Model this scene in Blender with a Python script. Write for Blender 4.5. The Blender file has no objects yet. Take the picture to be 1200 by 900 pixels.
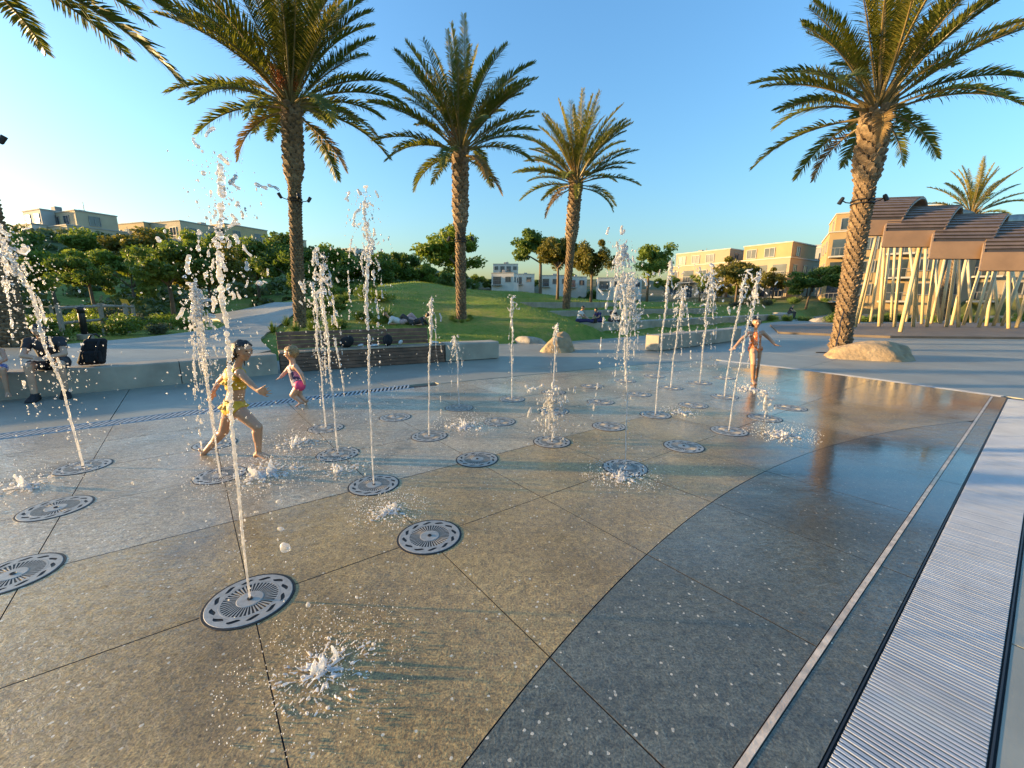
import bpy, bmesh, math, random
import numpy as np
from mathutils import Vector, Matrix, Euler, noise as mnoise

R = math.radians
sc = bpy.context.scene
COL = sc.collection

# ------------------------------------------------------------------ camera
cam_data = bpy.data.cameras.new("camera")
cam_data.sensor_width = 36.0
cam_data.lens = 485.0 / 1200.0 * 36.0
cam_data.clip_start = 0.05
cam_data.clip_end = 3000.0
cam = bpy.data.objects.new("camera", cam_data)
COL.objects.link(cam)
CAM_H = 1.5
PITCH = math.atan(95.0 / 485.0)
cam.location = (0.0, 0.0, CAM_H)
cam.rotation_euler = (R(90) - PITCH, 0.0, 0.0)
sc.camera = cam

# ------------------------------------------------------------------ sky + sun
SUN_AZ = R(-86.0)      # from +Y, negative = towards -X : left and a little behind the camera
SUN_EL = R(7.0)
SKY_STRENGTH = 0.15
SUN_STRENGTH = 3.3
EXPOSURE = 2.06
world = bpy.data.worlds.new("World")
sc.world = world
world.use_nodes = True
wn = world.node_tree
wn.nodes.clear()
w_out = wn.nodes.new("ShaderNodeOutputWorld")
w_bg = wn.nodes.new("ShaderNodeBackground")
w_sky = wn.nodes.new("ShaderNodeTexSky")
w_sky.sky_type = 'NISHITA'
w_sky.sun_disc = False
w_sky.sun_elevation = SUN_EL
w_sky.sun_rotation = SUN_AZ
w_sky.altitude = 50.0
w_sky.air_density = 1.5
w_sky.dust_density = 1.8
w_sky.ozone_density = 4.8
w_bg.inputs["Strength"].default_value = SKY_STRENGTH
wn.links.new(w_sky.outputs["Color"], w_bg.inputs["Color"])
wn.links.new(w_bg.outputs["Background"], w_out.inputs["Surface"])

sun_data = bpy.data.lights.new("sun", 'SUN')
sun_data.energy = SUN_STRENGTH
sun_data.angle = R(1.0)
sun_data.color = (1.0, 0.66, 0.30)
sun = bpy.data.objects.new("sun", sun_data)
COL.objects.link(sun)
sun_dir = Vector((math.sin(SUN_AZ) * math.cos(SUN_EL), math.cos(SUN_AZ) * math.cos(SUN_EL), math.sin(SUN_EL)))
sun.rotation_euler = sun_dir.to_track_quat('Z', 'Y').to_euler()
sun.location = sun_dir * 60

sc.view_settings.view_transform = 'Standard'
sc.view_settings.look = 'None'
sc.view_settings.exposure = EXPOSURE
sc.view_settings.gamma = 1.0
sc.view_settings.use_curve_mapping = False
sc.render.engine = 'CYCLES'
sc.cycles.use_denoising = True
sc.cycles.max_bounces = 8
sc.cycles.transmission_bounces = 8
sc.cycles.transparent_max_bounces = 8
sc.cycles.caustics_reflective = False
sc.cycles.caustics_refractive = False
sc.cycles.sample_clamp_indirect = 6.0

# ------------------------------------------------------------------ helpers
def tag(o, label=None, cat=None, group=None, kind=None):
    if label: o["label"] = label
    if cat: o["category"] = cat
    if group: o["group"] = group
    if kind: o["kind"] = kind
    return o

def link(o, parent=None):
    COL.objects.link(o)
    if parent is not None:
        o.parent = parent
    return o

def empty(name, loc=(0, 0, 0), rz=0.0, parent=None):
    o = bpy.data.objects.new(name, None)
    o.empty_display_size = 0.2
    o.location = loc
    o.rotation_euler = (0, 0, rz)
    return link(o, parent)

def inst(name, mesh, parent=None, loc=(0, 0, 0), rot=(0, 0, 0), scale=(1, 1, 1)):
    o = bpy.data.objects.new(name, mesh)
    o.location = loc
    o.rotation_euler = rot
    o.scale = scale
    return link(o, parent)

def copy_tree(o, parent=None):
    c = o.copy()
    COL.objects.link(c)
    c.parent = parent
    for ch in list(o.children):
        copy_tree(ch, c)
    return c

class MB:
    """collects geometry; build() links it as one mesh object"""
    def __init__(self):
        self.v = []; self.f = []
    def add(self, verts, faces):
        b = len(self.v)
        self.v.extend([tuple(p) for p in verts])
        self.f.extend([tuple(b + i for i in f) for f in faces])
        return self
    def box(self, x0, x1, y0, y1, z0, z1, M=None):
        vs = [(x0,y0,z0),(x1,y0,z0),(x1,y1,z0),(x0,y1,z0),(x0,y0,z1),(x1,y0,z1),(x1,y1,z1),(x0,y1,z1)]
        if M is not None: vs = [M @ Vector(p) for p in vs]
        return self.add(vs, [(0,3,2,1),(4,5,6,7),(0,1,5,4),(1,2,6,5),(2,3,7,6),(3,0,4,7)])
    def bbox(self, x0, x1, y0, y1, z0, z1, b=0.01, M=None):
        """box with chamfered vertical and top edges"""
        def ring(i, z): return [(x0+i,y0+b,z),(x0+b,y0+i,z),(x1-b,y0+i,z),(x1-i,y0+b,z),(x1-i,y1-b,z),(x1-b,y1-i,z),(x0+b,y1-i,z),(x0+i,y1-b,z)]
        vs = ring(0, z0) + ring(0, z1 - b) + [(max(x0+b,min(x1-b,x)), max(y0+b,min(y1-b,y)), z1) for x, y, _ in ring(0, 0)]
        if M is not None: vs = [M @ Vector(p) for p in vs]
        fs = [tuple(reversed(range(8))), tuple(range(16, 24))]
        for k in (0, 8):
            for i in range(8):
                j = (i + 1) % 8
                fs.append((k+i, k+j, k+8+j, k+8+i))
        return self.add(vs, fs)
    def prism(self, poly, z0, z1):
        n = len(poly)
        vs = [(p[0], p[1], z0) for p in poly] + [(p[0], p[1], z1) for p in poly]
        fs = [tuple(reversed(range(n))), tuple(range(n, 2*n))]
        fs += [(i, (i+1) % n, n + (i+1) % n, n + i) for i in range(n)]
        return self.add(vs, fs)
    def tube(self, pts, rad, n=8, cap=True):
        pts = [Vector(p) for p in pts]
        if not hasattr(rad, '__len__'): rad = [rad] * len(pts)
        vs = []; fs = []
        prev = None
        for i, p in enumerate(pts):
            t = (pts[min(i+1, len(pts)-1)] - pts[max(i-1, 0)]).normalized()
            if prev is None:
                a = t.orthogonal().normalized()
            else:
                a = (prev - t * prev.dot(t))
                a = a.normalized() if a.length > 1e-6 else t.orthogonal().normalized()
            prev = a
            b = t.cross(a)
            for k in range(n):
                w = 2*math.pi*k/n
                vs.append(p + (a*math.cos(w) + b*math.sin(w)) * rad[i])
        for i in range(len(pts)-1):
            for k in range(n):
                fs.append((i*n+k, i*n+(k+1) % n, (i+1)*n+(k+1) % n, (i+1)*n+k))
        if cap:
            fs.append(tuple(reversed(range(n)))); fs.append(tuple(range((len(pts)-1)*n, len(pts)*n)))
        return self.add(vs, fs)
    def lathe(self, prof, n=16, c=(0, 0, 0)):
        vs = []; fs = []
        for r, z in prof:
            for k in range(n):
                w = 2*math.pi*k/n
                vs.append((c[0]+r*math.cos(w), c[1]+r*math.sin(w), c[2]+z))
        for i in range(len(prof)-1):
            for k in range(n):
                fs.append((i*n+k, i*n+(k+1) % n, (i+1)*n+(k+1) % n, (i+1)*n+k))
        fs.append(tuple(reversed(range(n)))); fs.append(tuple(range((len(prof)-1)*n, len(prof)*n)))
        return self.add(vs, fs)
    def mesh(self, name, mat=None, smooth=False):
        me = bpy.data.meshes.new(name)
        me.from_pydata(self.v, [], self.f)
        if mat is not None: me.materials.append(mat)
        if smooth: me.polygons.foreach_set("use_smooth", [True]*len(me.polygons))
        me.update()
        return me
    def build(self, name, mat=None, parent=None, smooth=False, loc=(0, 0, 0)):
        o = bpy.data.objects.new(name, self.mesh(name, mat, smooth))
        o.location = loc
        return link(o, parent)

_ICO = {}
def ico(sub):
    if sub not in _ICO:
        bm = bmesh.new(); bmesh.ops.create_icosphere(bm, subdivisions=sub, radius=1.0)
        bm.verts.ensure_lookup_table()
        _ICO[sub] = (np.array([v.co[:] for v in bm.verts]), np.array([[v.index for v in f.verts] for f in bm.faces]))
        bm.free()
    return _ICO[sub]

def spheres_mesh(name, C, S, mat, sub=1, smooth=True):
    """C (n,3) centres, S (n,3) radii: many small ellipsoids in one mesh"""
    V, F = ico(sub)
    C = np.asarray(C, float); S = np.asarray(S, float)
    if S.ndim == 1: S = np.repeat(S[:, None], 3, 1)
    n = len(C)
    VV = (V[None] * S[:, None] + C[:, None]).reshape(-1, 3)
    FF = (F[None] + (np.arange(n) * len(V))[:, None, None]).reshape(-1, 3)
    me = bpy.data.meshes.new(name)
    me.vertices.add(len(VV)); me.vertices.foreach_set("co", VV.ravel())
    me.loops.add(FF.size); me.loops.foreach_set("vertex_index", FF.ravel().astype(np.int32))
    me.polygons.add(len(FF)); me.polygons.foreach_set("loop_start", np.arange(0, FF.size, 3, dtype=np.int32))
    me.polygons.foreach_set("use_smooth", np.full(len(FF), smooth))
    if mat is not None: me.materials.append(mat)
    me.update(); me.validate()
    return me

def np_mesh(name, V, F, mat, smooth=False):
    """V (n,3); F (m,k) constant k"""
    V = np.asarray(V, float); F = np.asarray(F, np.int32)
    k = F.shape[1]
    me = bpy.data.meshes.new(name)
    me.vertices.add(len(V)); me.vertices.foreach_set("co", V.ravel())
    me.loops.add(F.size); me.loops.foreach_set("vertex_index", F.ravel())
    me.polygons.add(len(F)); me.polygons.foreach_set("loop_start", np.arange(0, F.size, k, dtype=np.int32))
    me.polygons.foreach_set("use_smooth", np.full(len(F), smooth))
    if mat is not None: me.materials.append(mat)
    me.update(); me.validate()
    return me

def remesh(me, voxel, smooth=2, name="mesh", decimate=None):
    """voxel-remesh a mesh into one continuous skin"""
    o = bpy.data.objects.new("tmp", me); COL.objects.link(o)
    m = o.modifiers.new("r", 'REMESH'); m.mode = 'VOXEL'; m.voxel_size = voxel; m.use_smooth_shade = True
    if smooth:
        s = o.modifiers.new("s", 'SMOOTH'); s.factor = 0.5; s.iterations = smooth
    if decimate:
        d = o.modifiers.new("d", 'DECIMATE'); d.ratio = decimate
    dg = bpy.context.evaluated_depsgraph_get()
    out = bpy.data.meshes.new_from_object(o.evaluated_get(dg))
    out.name = name
    bpy.data.objects.remove(o)
    bpy.data.meshes.remove(me)
    return out

# ------------------------------------------------------------------ materials
class NT:
    def __init__(self, name):
        self.m = bpy.data.materials.new(name); self.m.use_nodes = True
        self.t = self.m.node_tree; self.t.nodes.clear()
        self.out = self.t.nodes.new("ShaderNodeOutputMaterial")
    def n(self, kind, **kw):
        nd = self.t.nodes.new(kind)
        for k, v in kw.items():
            if k.startswith("i_"):
                key = k[2:].replace("_", " ")
                nd.inputs[key].default_value = v
            else:
                setattr(nd, k, v)
        return nd
    def l(self, a, b): self.t.links.new(a, b)
    def math(self, op, a, b=None, clamp=False):
        nd = self.t.nodes.new("ShaderNodeMath"); nd.operation = op; nd.use_clamp = clamp
        for i, x in enumerate((a, b)):
            if x is None: continue
            if hasattr(x, 'links'): self.l(x, nd.inputs[i])
            else: nd.inputs[i].default_value = x
        return nd.outputs[0]
    def mix(self, fac, a, b, blend='MIX'):
        nd = self.t.nodes.new("ShaderNodeMix"); nd.data_type = 'RGBA'; nd.blend_type = blend
        for sock, x in ((nd.inputs[0], fac), (nd.inputs[6], a), (nd.inputs[7], b)):
            if hasattr(x, 'links'): self.l(x, sock)
            elif hasattr(x, '__len__'): sock.default_value = (*x[:3], 1.0)
            else: sock.default_value = x
        return nd.outputs[2]
    def ramp(self, fac, stops):
        nd = self.t.nodes.new("ShaderNodeValToRGB")
        while len(nd.color_ramp.elements) < len(stops): nd.color_ramp.elements.new(0.5)
        for e, (p, c) in zip(nd.color_ramp.elements, stops):
            e.position = p; e.color = (*c[:3], 1.0) if hasattr(c, '__len__') else (c, c, c, 1.0)
        self.l(fac, nd.inputs[0])
        return nd.outputs[0]
    def coord(self, which="Object"):
        return self.t.nodes.new("ShaderNodeTexCoord").outputs[which]
    def pos(self):
        return self.t.nodes.new("ShaderNodeNewGeometry").outputs["Position"]
    def noise(self, vec, scale, detail=4.0, rough=0.55, dist=0.0):
        nd = self.n("ShaderNodeTexNoise"); nd.inputs["Scale"].default_value = scale
        nd.inputs["Detail"].default_value = detail; nd.inputs["Roughness"].default_value = rough
        nd.inputs["Distortion"].default_value = dist
        self.l(vec, nd.inputs["Vector"]); return nd.outputs[0]
    def bump(self, h, strength=0.3, dist=0.01, normal=None):
        nd = self.n("ShaderNodeBump"); nd.inputs["Strength"].default_value = strength
        nd.inputs["Distance"].default_value = dist
        self.l(h, nd.inputs["Height"])
        if normal is not None: self.l(normal, nd.inputs["Normal"])
        return nd.outputs[0]
    def bsdf(self, **kw):
        nd = self.n("ShaderNodeBsdfPrincipled")
        for k, v in kw.items():
            key = k.replace("_", " ")
            if hasattr(v, 'links'): self.l(v, nd.inputs[key])
            elif hasattr(v, '__len__') and len(v) == 3: nd.inputs[key].default_value = (*v, 1.0)
            else: nd.inputs[key].default_value = v
        self.l(nd.outputs[0], self.out.inputs["Surface"])
        return nd

def mat_simple(name, col, rough=0.6, var=0.12, scale=6.0, bump=0.0, bscale=40.0, bdist=0.01, metal=0.0, spec=0.5, coords="pos", dirt=None):
    """plain colour with mottling, fine relief"""
    t = NT(name)
    c = t.pos() if coords == "pos" else t.coord("Object")
    n1 = t.noise(c, scale, 5.0)
    lo = tuple(x*(1-var*2) for x in col); hi = tuple(min(1.0, x*(1+var*1.4)) for x in col)
    base = t.ramp(n1, [(0.25, lo), (0.75, hi)])
    if dirt is not None:
        n2 = t.noise(c, scale*0.23, 6.0, 0.7)
        base = t.mix(t.ramp(n2, [(0.48, 0.0), (0.7, 1.0)]), base, dirt)
    kw = dict(Base_Color=base, Roughness=rough, Metallic=metal)
    if bump > 0:
        kw["Normal"] = t.bump(t.noise(c, bscale, 6.0, 0.65), bump, bdist)
    b = t.bsdf(**kw)
    b.inputs["Specular IOR Level"].default_value = spec
    return t.m

def mat_pad(name, col_lo, col_hi, white=0.55):
    """wet exposed-aggregate concrete: pebbles below, a rippled film of water above"""
    t = NT(name)
    c = t.pos()
    vor = t.n("ShaderNodeTexVoronoi"); vor.inputs["Scale"].default_value = 52.0; t.l(c, vor.inputs["Vector"])
    sep = t.n("ShaderNodeSeparateColor"); t.l(vor.outputs["Color"], sep.inputs[0])
    big = t.noise(c, 0.9, 5.0, 0.6)
    fine = t.noise(c, 105.0, 3.0, 0.75)
    mid = t.noise(c, 22.0, 4.0, 0.65)
    base = t.ramp(big, [(0.3, col_lo), (0.72, col_hi)])
    base = t.mix(0.85, base, t.ramp(fine, [(0.34, 0.22), (0.5, 0.74), (0.66, 1.25)]), 'MULTIPLY')
    base = t.mix(0.6, base, t.ramp(mid, [(0.3, 0.35), (0.65, 1.1)]), 'MULTIPLY')
    # stones: each voronoi cell gets its own tone
    tone = t.ramp(sep.outputs[1], [(0.0, 0.45), (0.55, 0.9), (1.0, 1.4)])
    stone = t.math('LESS_THAN', vor.outputs["Distance"], 0.52)
    base = t.mix(t.math('MULTIPLY', stone, 0.55), base, t.mix(1.0, base, tone, 'MULTIPLY'))
    # pale pebbles
    patch = t.noise(c, 1.3, 4.0, 0.7)
    vp = t.n("ShaderNodeTexVoronoi"); vp.inputs["Scale"].default_value = 36.0; vp.inputs["Randomness"].default_value = 1.0
    wob = t.n("ShaderNodeVectorMath"); wob.operation = 'MULTIPLY_ADD'
    nn = t.n("ShaderNodeTexNoise"); nn.inputs["Scale"].default_value = 55.0; t.l(c, nn.inputs["Vector"])
    t.l(nn.outputs["Color"], wob.inputs[0]); wob.inputs[1].default_value = (0.012, 0.012, 0.0); t.l(c, wob.inputs[2])
    t.l(wob.outputs[0], vp.inputs["Vector"])
    sp = t.n("ShaderNodeSeparateColor"); t.l(vp.outputs["Color"], sp.inputs[0])
    rad = t.math('MULTIPLY_ADD', sp.outputs[2], 0.16); rad.node.inputs[2].default_value = 0.07
    keep = t.math('GREATER_THAN', t.math('ADD', sp.outputs[0], t.math('MULTIPLY', patch, 0.6)), 1.0)
    peb = t.math('MULTIPLY', keep, t.math('LESS_THAN', vp.outputs["Distance"], rad))
    base = t.mix(t.math('MULTIPLY', peb, 0.9), base, (white*1.25, white*1.1, white*0.82))
    # old stains and damp patches
    st = t.ramp(t.noise(c, 0.55, 7.0, 0.72, 1.2), [(0.36, 0.62), (0.50, 1.0), (0.66, 1.08)])
    base = t.mix(1.0, base, st, 'MULTIPLY')
    # water film
    # standing water gathers at the low east end
    dv = t.n("ShaderNodeVectorMath"); dv.operation = 'DISTANCE'; t.l(c, dv.inputs[0]); dv.inputs[1].default_value = (6.4, 7.6, 0.0)
    dn = t.math('ADD', t.math('DIVIDE', dv.outputs["Value"], 6.0), t.math('MULTIPLY', t.noise(c, 0.7, 4.0), 0.5))
    dw = t.n("ShaderNodeVectorMath"); dw.operation = 'DISTANCE'; t.l(c, dw.inputs[0]); dw.inputs[1].default_value = (3.6, 3.5, 0.0)
    dn2 = t.math('ADD', t.math('DIVIDE', dw.outputs["Value"], 3.2), t.math('MULTIPLY', t.noise(c, 0.7, 4.0), 0.5))
    pool = t.math('MAXIMUM', t.ramp(dn, [(0.55, 1.0), (0.95, 0.0)]), t.ramp(dn2, [(0.55, 1.0), (0.95, 0.0)]))
    wet = t.math('MAXIMUM', t.ramp(t.noise(c, 0.42, 5.0, 0.6, 0.4), [(0.36, 0.45), (0.56, 1.0)]), pool)
    base = t.mix(t.math('MULTIPLY', pool, 0.9), base, t.mix(1.0, base, (0.34, 0.31, 0.28), 'MULTIPLY'))
    hb = t.math('ADD', t.math('MULTIPLY', fine, 0.5), t.math('MULTIPLY', mid, 0.7))
    bn = t.bump(hb, 0.55, 0.006)
    warp = t.n("ShaderNodeMapping"); warp.inputs["Scale"].default_value = (1.0, 1.7, 1.0); warp.inputs["Rotation"].default_value = (0, 0, R(25))
    t.l(c, warp.inputs["Vector"])
    rip = t.math('ADD', t.noise(warp.outputs[0], 19.0, 4.0, 0.6, 0.8), t.math('MULTIPLY', t.noise(warp.outputs[0], 3.1, 2.0, 0.5, 0.8), 1.6))
    agit = t.ramp(t.noise(c, 0.6, 3.0), [(0.35, 0.25), (0.62, 1.0)])
    cb = t.n("ShaderNodeBump"); cb.inputs["Distance"].default_value = 0.010
    t.l(t.math('MULTIPLY', t.math('SUBTRACT', 1.0, t.math('MULTIPLY', pool, 0.90)), t.math('MULTIPLY', agit, 1.15)), cb.inputs["Strength"]); t.l(rip, cb.inputs["Height"])
    b = t.bsdf(Base_Color=base, Roughness=0.55, Normal=bn, Coat_Weight=wet, Coat_Roughness=0.035, Coat_IOR=1.6, Coat_Normal=cb.outputs[0])
    b.inputs["Specular IOR Level"].default_value = 0.35
    return t.m

def mat_leaf(name, lo, hi, trans=0.35, scale=1.2, rough=0.5):
    t = NT(name)
    c = t.pos()
    n1 = t.noise(c, scale, 4.0, 0.6)
    n2 = t.noise(c, scale*9, 2.0, 0.6)
    f = t.math('ADD', t.math('MULTIPLY', n1, 0.6), t.math('MULTIPLY', n2, 0.4))
    base = t.ramp(f, [(0.34, lo), (0.66, hi)])
    b = t.n("ShaderNodeBsdfPrincipled"); t.l(base, b.inputs["Base Color"]); b.inputs["Roughness"].default_value = rough
    b.inputs["Specular IOR Level"].default_value = 0.35
    tr = t.n("ShaderNodeBsdfTranslucent"); t.l(t.mix(1.0, base, (1.0, 0.95, 0.45), 'MULTIPLY'), tr.inputs["Color"])
    mx = t.n("ShaderNodeMixShader"); mx.inputs[0].default_value = trans
    t.l(b.outputs[0], mx.inputs[1]); t.l(tr.outputs[0], mx.inputs[2]); t.l(mx.outputs[0], t.out.inputs["Surface"])
    return t.m

def mat_water(name, milky=0.3):
    """clear water full of air: mostly refraction, partly white scatter"""
    t = NT(name)
    g = t.n("ShaderNodeBsdfPrincipled"); g.inputs["Base Color"].default_value = (1, 1, 1, 1)
    g.inputs["Transmission Weight"].default_value = 1.0; g.inputs["IOR"].default_value = 1.33; g.inputs["Roughness"].default_value = 0.03
    d = t.n("ShaderNodeBsdfPrincipled"); d.inputs["Base Color"].default_value = (0.95, 0.95, 0.94, 1); d.inputs["Roughness"].default_value = 0.15
    tr = t.n("ShaderNodeBsdfTranslucent"); tr.inputs["Color"].default_value = (0.97, 0.97, 0.96, 1)
    m1 = t.n("ShaderNodeMixShader"); m1.inputs[0].default_value = 0.5
    t.l(d.outputs[0], m1.inputs[1]); t.l(tr.outputs[0], m1.inputs[2])
    m2 = t.n("ShaderNodeMixShader")
    foam = t.ramp(t.noise(t.pos(), 26.0, 3.0, 0.6), [(0.40, milky*0.75), (0.62, min(1.0, milky*1.7))])
    t.l(foam, m2.inputs[0])
    t.l(g.outputs[0], m2.inputs[1]); t.l(m1.outputs[0], m2.inputs[2]); t.l(m2.outputs[0], t.out.inputs["Surface"])
    return t.m

def mat_glass_pane(name, col=(0.02, 0.03, 0.04), rough=0.08):
    t = NT(name)
    n = t.noise(t.pos(), 0.35, 2.0)
    base = t.ramp(n, [(0.35, col), (0.7, tuple(x*3+0.02 for x in col))])
    b = t.bsdf(Base_Color=base, Roughness=rough)
    b.inputs["Specular IOR Level"].default_value = 0.8
    return t.m

M = {}
M['pad_tan'] = mat_pad("pad_tan", (0.40, 0.255, 0.088), (0.62, 0.42, 0.155))
M['pad_grey'] = mat_pad("pad_grey", (0.43, 0.325, 0.195), (0.72, 0.565, 0.35), 0.7)
M['pad_dark'] = mat_pad("pad_dark", (0.135, 0.135, 0.10), (0.225, 0.22, 0.155), 0.5)
M['joint'] = mat_simple("joint_dark", (0.02, 0.02, 0.02), 0.7)
M['concrete'] = mat_simple("plaza_concrete", (0.285, 0.28, 0.225), 0.5, 0.10, 1.3, 0.25, 60.0, 0.004, dirt=(0.215, 0.21, 0.17))
M['concrete_wall'] = mat_simple("seat_wall_concrete", (0.40, 0.35, 0.27), 0.75, 0.14, 2.2, 0.3, 50.0, 0.006, dirt=(0.24, 0.22, 0.18))
M['concrete_dark'] = mat_simple("dark_concrete", (0.17, 0.17, 0.165), 0.6, 0.12, 2.0, 0.3, 70.0, 0.004)
M['strip'] = mat_simple("pale_strip", (0.66, 0.52, 0.38), 0.45, 0.22, 14.0, 0.4, 90.0, 0.004, dirt=(0.36, 0.28, 0.22))
M['steel'] = mat_simple("galvanised_steel", (0.47, 0.48, 0.48), 0.42, 0.08, 5.0, 0.1, 120.0, 0.002, metal=0.35)
M['cast'] = mat_simple("cast_grate_metal", (0.42, 0.40, 0.36), 0.42, 0.12, 30.0, 0.25, 160.0, 0.002, metal=0.45, coords="obj")
M['black'] = mat_simple("black_gap", (0.008, 0.008, 0.009), 0.5)
M['black_metal'] = mat_simple("black_metal", (0.02, 0.02, 0.022), 0.45)
M['water'] = mat_water("fountain_water", 0.38)
M['drops'] = mat_water("water_drops", 0.40)
M['foam'] = mat_water("splash_water", 0.75)
# ------------------------------------------------------------------ plan frame: u along the wide drain, v away from it
DU = Vector((0.790, 0.613)).normalized(); DV = Vector((-DU.y, DU.x))
def P(u, v): return (DU.x*u + DV.x*v, DU.y*u + DV.y*v)
def UV(x, y): return (x*DU.x + y*DU.y, x*DV.x + y*DV.y)
def lerp(pts, x):
    return float(np.interp(x, [p[0] for p in pts], [p[1] for p in pts]))
def sstep(a, b, x):
    t = np.clip((x - a) / (b - a), 0, 1); return t*t*(3 - 2*t)

BACK = [(-8, 7.46), (-.76, 7.30), (.67, 7.28), (3.1, 7.16), (5.26, 6.82), (7.6, 6.46), (9.3, 6.08), (11.05, 5.54)]
REND = [(-.11, 10.30), (.26, 10.33), (1.65, 10.66), (3.5, 11.0), (5.54, 11.05)]
def back_v(u): return lerp(BACK, u)
def rend_u(v): return lerp(REND, v)
ARC_R = 10.4
def arc_v(u):
    d = abs(u - 3.5)
    return 1.395 + math.sqrt(max(ARC_R**2 - d*d, 0)) - ARC_R
def row_v(k, u): return (2.28, 3.27, 4.23, 5.20, 6.17)[k] - 0.03*(u - 1.0)

PLAZA = [(-30,-14),(70,-14),(70,40),(48,62),(33,46),(23.3,35.7),(13.2,25.75),(9,21.9),(6.4,19.6),(4.5,18.1),(2.8,16.9),(1.3,15.8),
         (-.5,15.4),(-3,13.2),(-6,11),(-10,8),(-16,5),(-30,0)]
def poly_dist(pts, X, Y):
    """signed distance, positive outside"""
    d = np.full(X.shape, 1e9); inside = np.zeros(X.shape, bool)
    n = len(pts)
    for i in range(n):
        (x0, y0), (x1, y1) = pts[i], pts[(i+1) % n]
        ex, ey = x1-x0, y1-y0
        t = np.clip(((X-x0)*ex + (Y-y0)*ey) / (ex*ex+ey*ey), 0, 1)
        d = np.minimum(d, np.hypot(X-x0-t*ex, Y-y0-t*ey))
        c = ((y0 > Y) != (y1 > Y)) & (X < (x1-x0)*(Y-y0)/((y1-y0) if y1 != y0 else 1e-9) + x0)
        inside ^= c
    return np.where(inside, -d, d)

L1A = (5.2, 21.6); LD = Vector((0.772, 0.636)).normalized(); LN = (-LD.y, LD.x)
def terrain(X, Y):
    X = np.asarray(X, float); Y = np.asarray(Y, float)
    dp = poly_dist(PLAZA, X, Y)
    r = np.hypot(X, Y); az = np.degrees(np.arctan2(X, Y))
    z = np.zeros_like(X)
    # lawn mound
    a, b = X - 0.5, Y - 34.5
    du = a*0.93 + b*0.36; dv = -a*0.36 + b*0.93
    q = np.clip(1 - (du/23.0)**2 - (dv/19.0)**2, 0, 1)
    mound = 3.15 * q**1.25
    # seat terraces east of the mound
    s = (X-L1A[0])*LN[0] + (Y-L1A[1])*LN[1]; w = (X-L1A[0])*LD.x + (Y-L1A[1])*LD.y
    ter = 0.44*sstep(0.05, 0.4, s) + 0.52*sstep(3.5, 3.9, s) + 0.45*sstep(7.4, 7.8, s)
    ter = ter * (1 - sstep(23, 30, w)) + 0.12*sstep(0, 2, s) + 0.95*sstep(8.5, 20, s)*(1 - sstep(10, 22, w))
    k = sstep(-4.2, -1.6, w) * (s > -2.0) * (1 - sstep(14, 24, s))
    z = mound*(1-k) + ter*k
    # garden beds on the west, then the western hill
    z += 0.34*sstep(-3.0, -7.0, X)*sstep(0.0, 2.5, dp)*(Y > 2)
    wA = sstep(-75, -58, az) * (1 - sstep(-22, -2, az))
    z += 12.5*sstep(36, 112, r)*wA
    wB = sstep(-30, -10, az)*(1 - sstep(14, 30, az))
    z += 17.0*sstep(110, 300, r)*wB
    z += 2.6*sstep(45, 95, r)*sstep(10, 25, az)*(az < 120)
    z += 2.0*sstep(28, 60, -X)*(1-wA)*(X < 0)  # unseen western rise, added with its tree row to set the shade line
    z = z + 0.02
    # gentle unevenness outside, sunk flat below the paving inside
    z += (0.05*np.sin(X*0.7+1.3)*np.cos(Y*0.6) + 0.03*np.sin(X*1.9)*np.sin(Y*1.7+.5)) * sstep(0.5, 4, dp) * (r < 120)
    return np.where(dp < 0.05, -0.12, np.where(dp < 0.6, np.minimum(z, 0.02) + 0.0, z))
def th(x, y): return float(terrain(np.array([x]), np.array([y]))[0])

def mat_ground():
    t = NT("lawn_and_hillside")
    c = t.pos()
    n1 = t.noise(c, 0.35, 6.0, 0.65); n2 = t.noise(c, 3.0, 5.0, 0.7); n3 = t.noise(c, 40.0, 3.0, 0.7)
    grass = t.ramp(t.math('ADD', t.math('MULTIPLY', n1, 0.5), t.math('MULTIPLY', n2, 0.5)), [(0.34, (0.15, 0.25, 0.038)), (0.47, (0.26, 0.36, 0.06)), (0.57, (0.38, 0.38, 0.09)), (0.70, (0.58, 0.43, 0.16))])
    grass = t.mix(0.75, grass, t.ramp(n3, [(0.3, 0.35), (0.65, 1.0)]), 'MULTIPLY')
    soil = t.ramp(n2, [(0.3, (0.10, 0.085, 0.05)), (0.7, (0.20, 0.16, 0.09))])
    ln = t.n("ShaderNodeVectorMath"); ln.operation = 'LENGTH'; t.l(c, ln.inputs[0])
    far = t.ramp(t.math('DIVIDE', ln.outputs["Value"], 160.0), [(0.30, 0.0), (0.55, 1.0)])
    hill = t.mix(t.ramp(t.noise(c, 0.09, 6.0, 0.7), [(0.4, 0.0), (0.6, 1.0)]), (0.075, 0.10, 0.035), soil)
    base = t.mix(far, grass, hill)
    hgt = t.math('ADD', n3, n2)
    b = t.bsdf(Base_Color=base, Roughness=0.85, Normal=t.bump(hgt, 0.8, 0.06))
    b.inputs["Specular IOR Level"].default_value = 0.15
    return t.m
M['ground'] = mat_ground()
ar = np.arange
gx = np.concatenate([[-1500,-900,-600,-400,-320], ar(-260,-60,8.), ar(-60,-24,2.), ar(-24,40,.6), ar(40,80,2.), ar(80,300,8.), [320,400,600,900,1500]])
gy = np.concatenate([[-700,-400,-200,-120], ar(-60,6,6.), ar(6,60,.6), ar(60,120,2.), ar(120,420,8.), [440,520,700,1000,1600]])
GX, GY = np.meshgrid(gx, gy)
GZ = terrain(GX, GY)
nx, ny = len(gx), len(gy)
idx = np.arange(nx*ny).reshape(ny, nx)
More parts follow.
